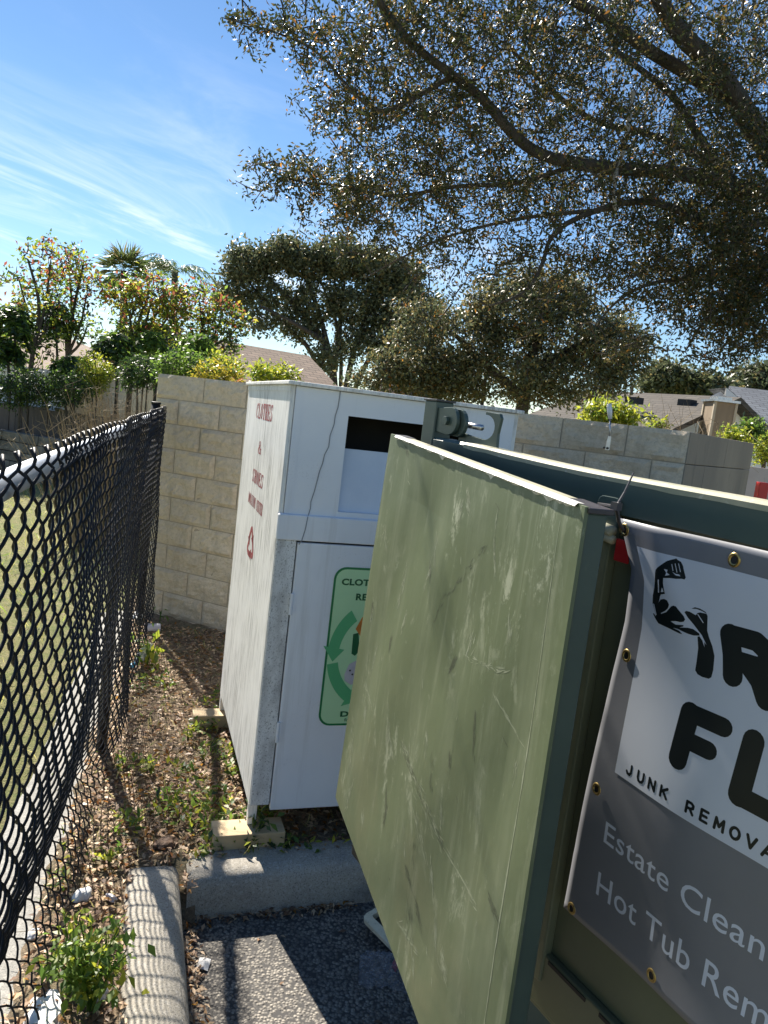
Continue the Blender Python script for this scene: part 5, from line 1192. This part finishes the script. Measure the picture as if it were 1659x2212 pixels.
for sg in (1,):
    xe = (e_r[0]-pk[0]+.4)*sg; a_ = np.array([pk[0], 16.7, pk[2]+.07]); b_ = np.array([pk[0]+xe, 16.7, pk[2]+.07-abs(xe)*dz_])
    q.add([a_, b_, b_-[0, 0, .17], a_-[0, 0, .17], a_+[0, .06, 0], b_+[0, .06, 0], b_+[0, .06, -.17], a_+[0, .06, -.17]], [(0, 1, 2, 3), (7, 6, 5, 4), (0, 4, 5, 1), (3, 2, 6, 7)])
q.build('rake_board', MT['trim'], rf, off=goff)
# pale wall, red post at the right
q = MB(); A_ = P_(1580, 1010, 9.5); zt_ = P_(1640, 1010, 9.5)[2]; q.box((A_[0]-.2, 9.5, .03), (A_[0]+5, 9.62, zt_))
tag(q.build('pale_wall', MT['pale_wall']), 'low pale pink wall with dark smears at the right edge behind the red post', 'wall')
q = MB(); A_ = P_(1640, 1085, 8.6); z_t = P_(1648, 1042, 8.6)[2]; q.box((A_[0]-.055, 8.55, .03), (A_[0]+.055, 8.65, z_t)); tag(q.build('red_post', MT['red_plastic'], bevel=.006), 'short square red post in front of the pale wall at the right edge', 'post')
# left edge: low block wall coloured dark as in shadow, board fence, white panel fence
q = MB(); A_, B_ = P_(-60, 915, 12.2), P_(200, 945, 11.2); dv = (B_-A_); dv[2] = 0; Lw = np.linalg.norm(dv); dv /= Lw; nv_ = np.array([-dv[1], dv[0], 0]); AX = np.array([dv, nv_, [0, 0, 1.]]); oo = np.array([A_[0], A_[1], 0]); zt_ = float(A_[2])-.02
lw_ = zt_; rowsn = 5; 
for r_ in range(rowsn):
    z0, z1 = .02+(lw_-.02)*r_/rowsn, .02+(lw_-.02)*(r_+1)/rowsn-.012; x = -2.5 - (.2 if r_ % 2 else 0)
    while x < Lw+.3: q.box((x, rng.uniform(-.012, .0), z0), (x+.388, .19, z1), axes=AX, o=oo); x += .40
tag(q.build('low_block_wall', MT['old_block'], bevel=.006), 'low shadow-dark grey block wall at the left edge, beyond the fence', 'wall')
q = MB(); x = -2.6; zf = P_(60, 860, 12.8)[2]
while x < Lw+2.2: q.box((x, .75+rng.uniform(-.01, .01), .05), (x+.138, .77, zf-.12+rng.uniform(-.03, .03)), axes=AX, o=oo); x += .15
q.box((-2.6, .772, zf-.45), (Lw+2.2, .81, zf-.36), axes=AX, o=oo)
tag(q.build('board_fence', MT['grey_wood']), 'weathered dark board fence behind the low block wall', 'fence')
q = MB(); q.box((-3.5, 1.2, .05), (Lw*.28, 1.24, P_(30, 805, 13.3)[2]), axes=AX, o=oo); q.box((-3.5, 1.18, P_(30, 805, 13.3)[2]+.001), (Lw*.28, 1.26, P_(30, 805, 13.3)[2]+.06), axes=AX, o=oo)
tag(q.build('white_fence', MT['trim'], bevel=.006), 'plain white panel fence at the left edge above the low block wall', 'fence')
# lamp pole among the right oak
lp = P_(1043, 860, 11.2); b0 = np.array([lp[0], lp[1], .03]); tp = P_(1066, 662, 11.2); lm = thing('lamp_pole', 'dark lamp pole half hidden in the broad oak', 'lamp pole', b0)
q = MB(); q.tube([b0, [b0[0], b0[1], tp[2]-.05]], .028, 8); q.build('pole', MT['dark'], lm, smooth=True, off=b0)
q = MB(); q.box((b0[0]-.06, b0[1]-.10, tp[2]-.05), (b0[0]+.20, b0[1]+.10, tp[2]+.03)); q.build('lamp_head', MT['black_plastic'], lm, bevel=.01, off=b0)

# ------------------------------------------------------------------ ground clutter
def soil_ok(x, y):
    d = np.array([x, y, 0])-K; e1, e2 = d @ E1, d @ E2; o = (np.array([x, y, 0])-FP0) @ FN
    if o < -.09: return False
    if e2 < .12: return e1 < -.185
    return True
lt = Leaves(); P = []
while len(P) < 13000:
    x, y = rng.uniform(-2.0, .9), rng.uniform(.8, 5.0)
    if not soil_ok(x, y): continue
    dens = .95 if (y < 3.1) else .55
    o = (np.array([x, y, 0])-FP0) @ FN
    if o > .75: dens *= .45
    if rng.uniform() < dens: P.append((x, y, .136+rng.uniform(0, .012)))
P = np.array(P); D = rng.normal(size=P.shape); D[:, 2] *= .22
lt.add(P, D, rng.uniform(.014, .038, len(P)), .42, rng.choice(3, len(P), p=[.55, .3, .15]), up=np.array([0, 0, 1.]))
G = []
for _ in range(420):                                                # leaves caught in the gutter between kerb and asphalt
    t_ = rng.uniform(-1.4, .02); G.append(kxy(rng.uniform(-.0, .05)**1.0, t_, .006+rng.uniform(0, .012)))
for _ in range(160): G.append(kxy(rng.uniform(.0, .6), -rng.uniform(0, .035), .006+rng.uniform(0, .010)))
for _ in range(60): G.append(kxy(rng.uniform(.0, .035), rng.uniform(.0, .13), .10+rng.uniform(0, .04)))
for _ in range(50): G.append(kxy(rng.uniform(.1, 1.2), -rng.uniform(.05, 1.2), .006))
G = np.array(G); D = rng.normal(size=G.shape); D[:, 2] *= .2
lt.add(G, D, rng.uniform(.014, .034, len(G)), .38, rng.choice(3, len(G), p=[.6, .25, .15]), up=np.array([0, 0, 1.]))
tag(lt.build('leaf_litter', [MT['litter'], MT['litter_b'], MT['oak_c']]), kind='stuff')
tw = MB()
for _ in range(420):
    x, y = rng.uniform(-1.7, .4), rng.uniform(1.2, 4.6)
    if not soil_ok(x, y): continue
    a_ = rng.uniform(0, 6.28); L_ = rng.uniform(.05, .20); p0 = np.array([x, y, .14]); e = np.array([math.cos(a_), math.sin(a_), rng.uniform(0, .12)])*L_
    tw.tube([p0, p0+e*.5+rng.normal(size=3)*L_*.08, p0+e], [.0016, .0014, .0008], 3, cap=False)
tag(tw.build('twig_litter', MT['dry']), kind='stuff')
gr = Leaves(); P = []
while len(P) < 9000:                                                # straw and grass beyond the fence
    s, o = rng.uniform(-3, 9), -rng.uniform(.1, 6.5)**1.0
    if -.54 < o < -.08 and rng.uniform() < .93: continue
    q = fxy(s, o, .052); P.append(q)
P = np.array(P); D = rng.normal(size=P.shape)*.6; D[:, 2] = rng.uniform(.3, 1.1, len(P)); gr.add(P, D, rng.uniform(.05, .13, len(P)), .07, rng.choice(2, len(P), p=[.62, .38]))
tag(gr.build('field_blades', [MT['blade'], MT['blade_g']]), kind='stuff')
wd_ = Leaves()
for (cx, cy, r_, n) in [(-.62, 2.75, .16, 380), (-.40, 2.45, .12, 240), (-.55, 3.75, .28, 620), (-.95, 3.0, .07, 80), (-.80, 2.55, .06, 70), (-.62, 3.2, .09, 140), (-.18, 2.44, .16, 330), (.12, 2.52, .2, 300), (-.5, 3.05, .06, 90), (-.75, 3.45, .08, 90), (-.35, 2.7, .08, 90), (-1.0, 2.35, .06, 60), (-.9, 2.2, .05, 50), (-.72, 3.0, .05, 60), (-1.15, 3.9, .12, 130), (-.48, 2.58, .1, 180)]:
    n = int(n*.6); a_ = rng.uniform(0, 6.28, n); rr = r_*np.sqrt(rng.uniform(0, 1, n)); P = np.stack([cx+rr*np.cos(a_), cy+rr*np.sin(a_), .135+rng.uniform(0, .045, n)], 1)
    ok = np.array([soil_ok(p_[0], p_[1]) for p_ in P]); P = P[ok]; D = rng.normal(size=P.shape); D[:, 2] = np.abs(D[:, 2])*.8+.1
    wd_.add(P, D, rng.uniform(.018, .045, len(P)), .42, rng.choice(3, len(P), p=[.45, .35, .2]), up=np.array([0, 0, 1.]))
P = []
while len(P) < 2600:
    x, y = rng.uniform(-1.6, .7), rng.uniform(1.4, 4.9)
    if soil_ok(x, y): P.append((x, y, .132))
P = np.array(P); D = rng.normal(size=P.shape)*.7; D[:, 2] = rng.uniform(.2, 1, len(P)); wd_.add(P, D, rng.uniform(.02, .07, len(P)), .06, rng.choice([3, 3, 0], len(P)))
tag(wd_.build('ground_weeds', [MT['mid_leaf'], MT['lime'], MT['deep_leaf'], MT['blade']]), kind='stuff')
# leafy weeds that stand on their own
def weed(base, h, n, size, mats, lab, spread=.5, droop=.3, nst=6):
    base = np.array(base, float); t = thing('weed_plant', lab, 'weed', base); lv = Leaves(); q = MB()
    for k in range(nst):
        a_ = rng.uniform(0, 6.28); e = np.array([math.cos(a_), math.sin(a_), 0])*spread*h*rng.uniform(.3, 1.1); path = bez(base, base+e*.4+np.array([0, 0, h*.7]), base+e+np.array([0, 0, h*rng.uniform(.6, 1.05)]), 8); q.tube(path, list(np.linspace(.0035, .0015, 8)), 4, cap=False)
        m = n//nst; tt = rng.uniform(.25, 1, m); P = np.stack([np.interp(tt, np.linspace(0, 1, 8), path[:, c]) for c in range(3)], 1); P = P + rng.normal(size=(m, 3))*size*.55; D = rng.normal(size=(m, 3))*.6 + e/(np.linalg.norm(e)+1e-6)*.5; D[:, 2] -= droop
        lv.add(P, D, size*rng.uniform(.6, 1.2, m), .5, rng.choice(len(mats), m), up=np.array([0, 0, 1.]))
    q.build('stem', MT['mid_leaf'], t, off=base); lv.build('leaves', [MT[m] for m in mats], t, base)
weed(at_z(195, 2190, .13), .25, 420, .034, ['lime', 'mid_leaf', 'mid_leaf'], 'bushy bright green weed beside the left kerb at the bottom edge', .6, .05, 20)
weed(at_z(150, 2120, .13), .16, 100, .028, ['lime', 'mid_leaf'], 'small light green weed behind the bushy one, by the fence foot', .6, .05, 6)
weed(at_z(318, 1440, .13), .20, 46, .075, ['lime', 'mid_leaf'], 'limp broad leaved green weed near the fence post and bottle', .55, .75, 5)
weed(at_z(345, 1345, .13), .10, 14, .05, ['deep_leaf', 'mid_leaf'], 'small dark weed growing at the foot of the block wall', .5, .2, 3)
weed(at_z(545, 1828, .135), .13, 40, .04, ['deep_leaf', 'mid_leaf'], 'low dark green weed in front of the timber block', .5, .2, 5)
weed(at_z(325, 1670, .135), .06, 26, .035, ['lime', 'mid_leaf'], 'tiny bright weed in the leaf litter between fence and bin', .7, .0, 4)
weed(at_z(405, 1600, .135), .07, 24, .035, ['lime', 'mid_leaf'], 'small bright weed near the rear timber block', .6, .0, 4)
weed(at_z(235, 1865, .135), .07, 22, .035, ['lime', 'mid_leaf'], 'small bright weed just left of the kerb end', .6, .0, 4)
# succulent with orange tips on the wall top
b0 = P_(522, 812, 5.15); b0[2] = 1.862; b0 = np.array(WA + WD*.62 + WN*.06); b0[2] = 1.858
lv = Leaves(); n = 26; a_ = rng.uniform(0, 6.28, n); D = np.stack([np.cos(a_), np.sin(a_), rng.uniform(.1, .8, n)], 1); lv.add(np.repeat(b0[None], n, 0), D, rng.uniform(.05, .09, n), .12, rng.choice(2, n)); tag(lv.build('spiky_plant', [MT['pod'], MT['gold_leaf']], None, b0), 'little spiky orange green plant on top of the left block wall', 'plant').location = tuple(b0)

# ------------------------------------------------------------------ litter
def crumple(center, rx, ry, rz, lab, mat='paper', seed=0, name='paper_scrap', cat='paper scrap'):
    r2 = np.random.default_rng(seed); bm = bmesh.new(); bmesh.ops.create_icosphere(bm, subdivisions=3, radius=1)
    k = r2.normal(size=(7, 3))*2.2; ph = r2.uniform(0, 6, 7)
    for v in bm.verts:
        c = np.array(v.co); d = 1 + .22*sum(abs(math.sin(float(c @ k[i])+ph[i])) - .6 for i in range(7))/1.6
        v.co = (c[0]*rx*d, c[1]*ry*d, max(-.15, c[2])*rz*d)
    me = bpy.data.meshes.new(name); bm.to_mesh(me); bm.free(); me.materials.append(MT[mat]); o = bpy.data.objects.new(name, me); COL.objects.link(o)
    o.location = tuple(float(x) for x in center); o.rotation_euler = (0, 0, seed*1.3); return tag(o, lab, cat)
crumple(at_z(178, 1936, .14), .034, .028, .026, 'crumpled white paper lying in dead leaves left of the kerb', seed=1)
crumple(at_z(240, 1940, .14), .022, .012, .012, 'small grey paper scrap between the crumpled paper and kerb', seed=2, mat='pale_print')
crumple(at_z(75, 2020, .10), .026, .02, .014, 'white lump of litter under the fence mesh', seed=3)
crumple(at_z(98, 2196, .13), .07, .045, .03, 'large white paper at the bottom left corner', seed=4)
crumple(at_z(200, 2150, .14), .035, .03, .05, 'white paper caught behind the bushy weed', seed=5)
crumple(at_z(298, 1332, .14), .05, .04, .03, 'white litter heap at the wall end of the fence', seed=6)
crumple(at_z(305, 1675, .14), .006, .006, .006, 'tiny white scrap in the fence post shadow', seed=7)
crumple(at_z(357, 1822, .14), .045, .03, .016, 'brown curled paper at the end of the left kerb', mat='litter_b', seed=8)
pp_ = at_z(440, 2080, .012); q = MB(); q.grid(lambda u, v: (pp_[0]+(u-.5)*.036, pp_[1]+(v-.5)*.045, .006+.010*math.sin(u*3.5)*abs(math.sin(v*3+.4))+.004*v), 8, 8); tag(q.build('paper_scrap', MT['paper'], smooth=True), 'small square white paper lying on the asphalt by the kerb', 'paper scrap')
# plastic bottle with a blue cap
bb = at_z(284, 1440, .15); bt = thing('plastic_bottle', 'clear plastic bottle with blue cap lying in the weeds by the fence', 'bottle', bb)
mcl, t_, b_ = newmat('clear_plastic'); b_.inputs['Base Color'].default_value = (.75, .78, .8, 1); b_.inputs['Roughness'].default_value = .15; b_.inputs['Transmission Weight'].default_value = .6
ax_ = np.array([.25, .85, .35]); ax_ /= np.linalg.norm(ax_); bb = np.array(bb)
q = MB(); q.tube([bb+ax_*d_ for d_ in (.025, .03, .05, .08, .10, .15, .155, .19, .195)], [.012, .012, .014, .03, .033, .031, .033, .033, .02], 16); q.build('bottle_body', mcl, bt, smooth=True, off=bb)
q = MB(); q.tube([bb, bb+ax_*.026], .0145, 14); q.build('cap', simple('blue_cap', (.03, .30, .52), None, .4, 4), bt, smooth=False, off=bb)
q = MB(); q.tube([bb+ax_*.105, bb+ax_*.15], .0336, 16, cap=False); q.build('label', simple('bottle_label', (.75, .75, .72), (.65, .6, .2), .5, 30), bt, smooth=True, off=bb)
cn = at_z(329, 1357, .16); q = MB(); q.tube([cn+np.array([-.05, -.01, 0]), cn+np.array([.05, .02, .005])], .028, 14); tag(q.build('can', MT['pale_print'], smooth=False, bevel=.003), 'grey can lying at the foot of the block wall', 'can')
# shallow tray leaning near the kerb, half hidden by the door
c0 = np.array(at_z(858, 2045, .03)); q = MB(); tray = thing('tray', 'beige rimmed black tray lying on the asphalt behind the dumpster door', 'tray', c0)
TA = np.array([.50, -.62, 0]); TA /= np.linalg.norm(TA); TB = np.array([.75, .60, .18]); TB /= np.linalg.norm(TB); TN = np.cross(TA, TB)
o_ = rrect(-.16, .16, -.085, .13, .024, 6); i2 = rrect(-.140, .140, -.055, .10, .008, 6); n = len(o_)
T2 = lambda x, y, z: c0 + np.array([.04, .02, .03]) + TA*x + TB*y + TN*z
q.add([T2(x, y, .012) for x, y in o_] + [T2(x, y, .012) for x, y in i2] + [T2(x, y, -.004) for x, y in o_] + [T2(x, y, -.010) for x, y in i2], [(i, (i+1) % n, n+(i+1) % n, n+i) for i in range(n)] + [(2*n+i, 2*n+(i+1) % n, (i+1) % n, i) for i in range(n)] + [(n+i, n+(i+1) % n, 3*n+(i+1) % n, 3*n+i) for i in range(n)])
q.build('rim', simple('beige_plastic', (.80, .70, .50), (.70, .60, .42), .5, 30, extra=[((.2, .17, .12), 90, .6, .72, (1, 1, 1))]), tray, off=c0)
q = MB(); q.add([T2(x, y, -.010) for x, y in i2], [tuple(range(n))]); q.build('insert', MT['dark'], tray, off=c0)
# clear bag of bright wrappers in the shade
bg_c = np.array(at_z(845, 2085, .03)); bag = thing('plastic_bag', 'clear plastic bag of pink and red wrappers on the shaded asphalt', 'plastic bag', bg_c)
mbag, t_, b_ = newmat('clear_film'); b_.inputs['Base Color'].default_value = (.35, .37, .42, 1); b_.inputs['Roughness'].default_value = .25; b_.inputs['Alpha'].default_value = .28
r2 = np.random.default_rng(9); q = MB()
q.grid(lambda u, v: bg_c + np.array([(u-.5)*.20, (v-.5)*.15, .045*math.sin(math.pi*u)*math.sin(math.pi*v)+.007*math.sin(u*31+v*17)+.006*math.sin(v*43-u*12)-.022]), 22, 18); q.build('film', mbag, bag, off=bg_c)
for i, (cx, cy, s_, col) in enumerate([(.02, .015, .03, (.45, .02, .05)), (.045, -.01, .032, (.5, .05, .12)), (.06, .02, .025, (.55, .08, .2)), (.03, .045, .018, (.05, .25, .06)), (.075, -.035, .022, (.45, .5, .75)), (.055, .04, .02, (.5, .42, .5)), (.01, -.01, .02, (.4, .03, .08))]):
    q = MB(); r_ = r2.uniform(0, 3); q.grid(lambda u, v: bg_c + np.array([cx+(u-.5)*s_*math.cos(r_)-(v-.5)*s_*1.3*math.sin(r_), cy+(u-.5)*s_*math.sin(r_)+(v-.5)*s_*1.3*math.cos(r_), .002+.008*math.sin(u*4+i)+.005*math.sin(v*6)]), 5, 5)
    q.build('wrapper', simple('wrapper_%s' % ('pink', 'red', 'magenta', 'green', 'blue', 'mauve', 'crimson')[i], col, None, .35, 20), bag, off=bg_c)
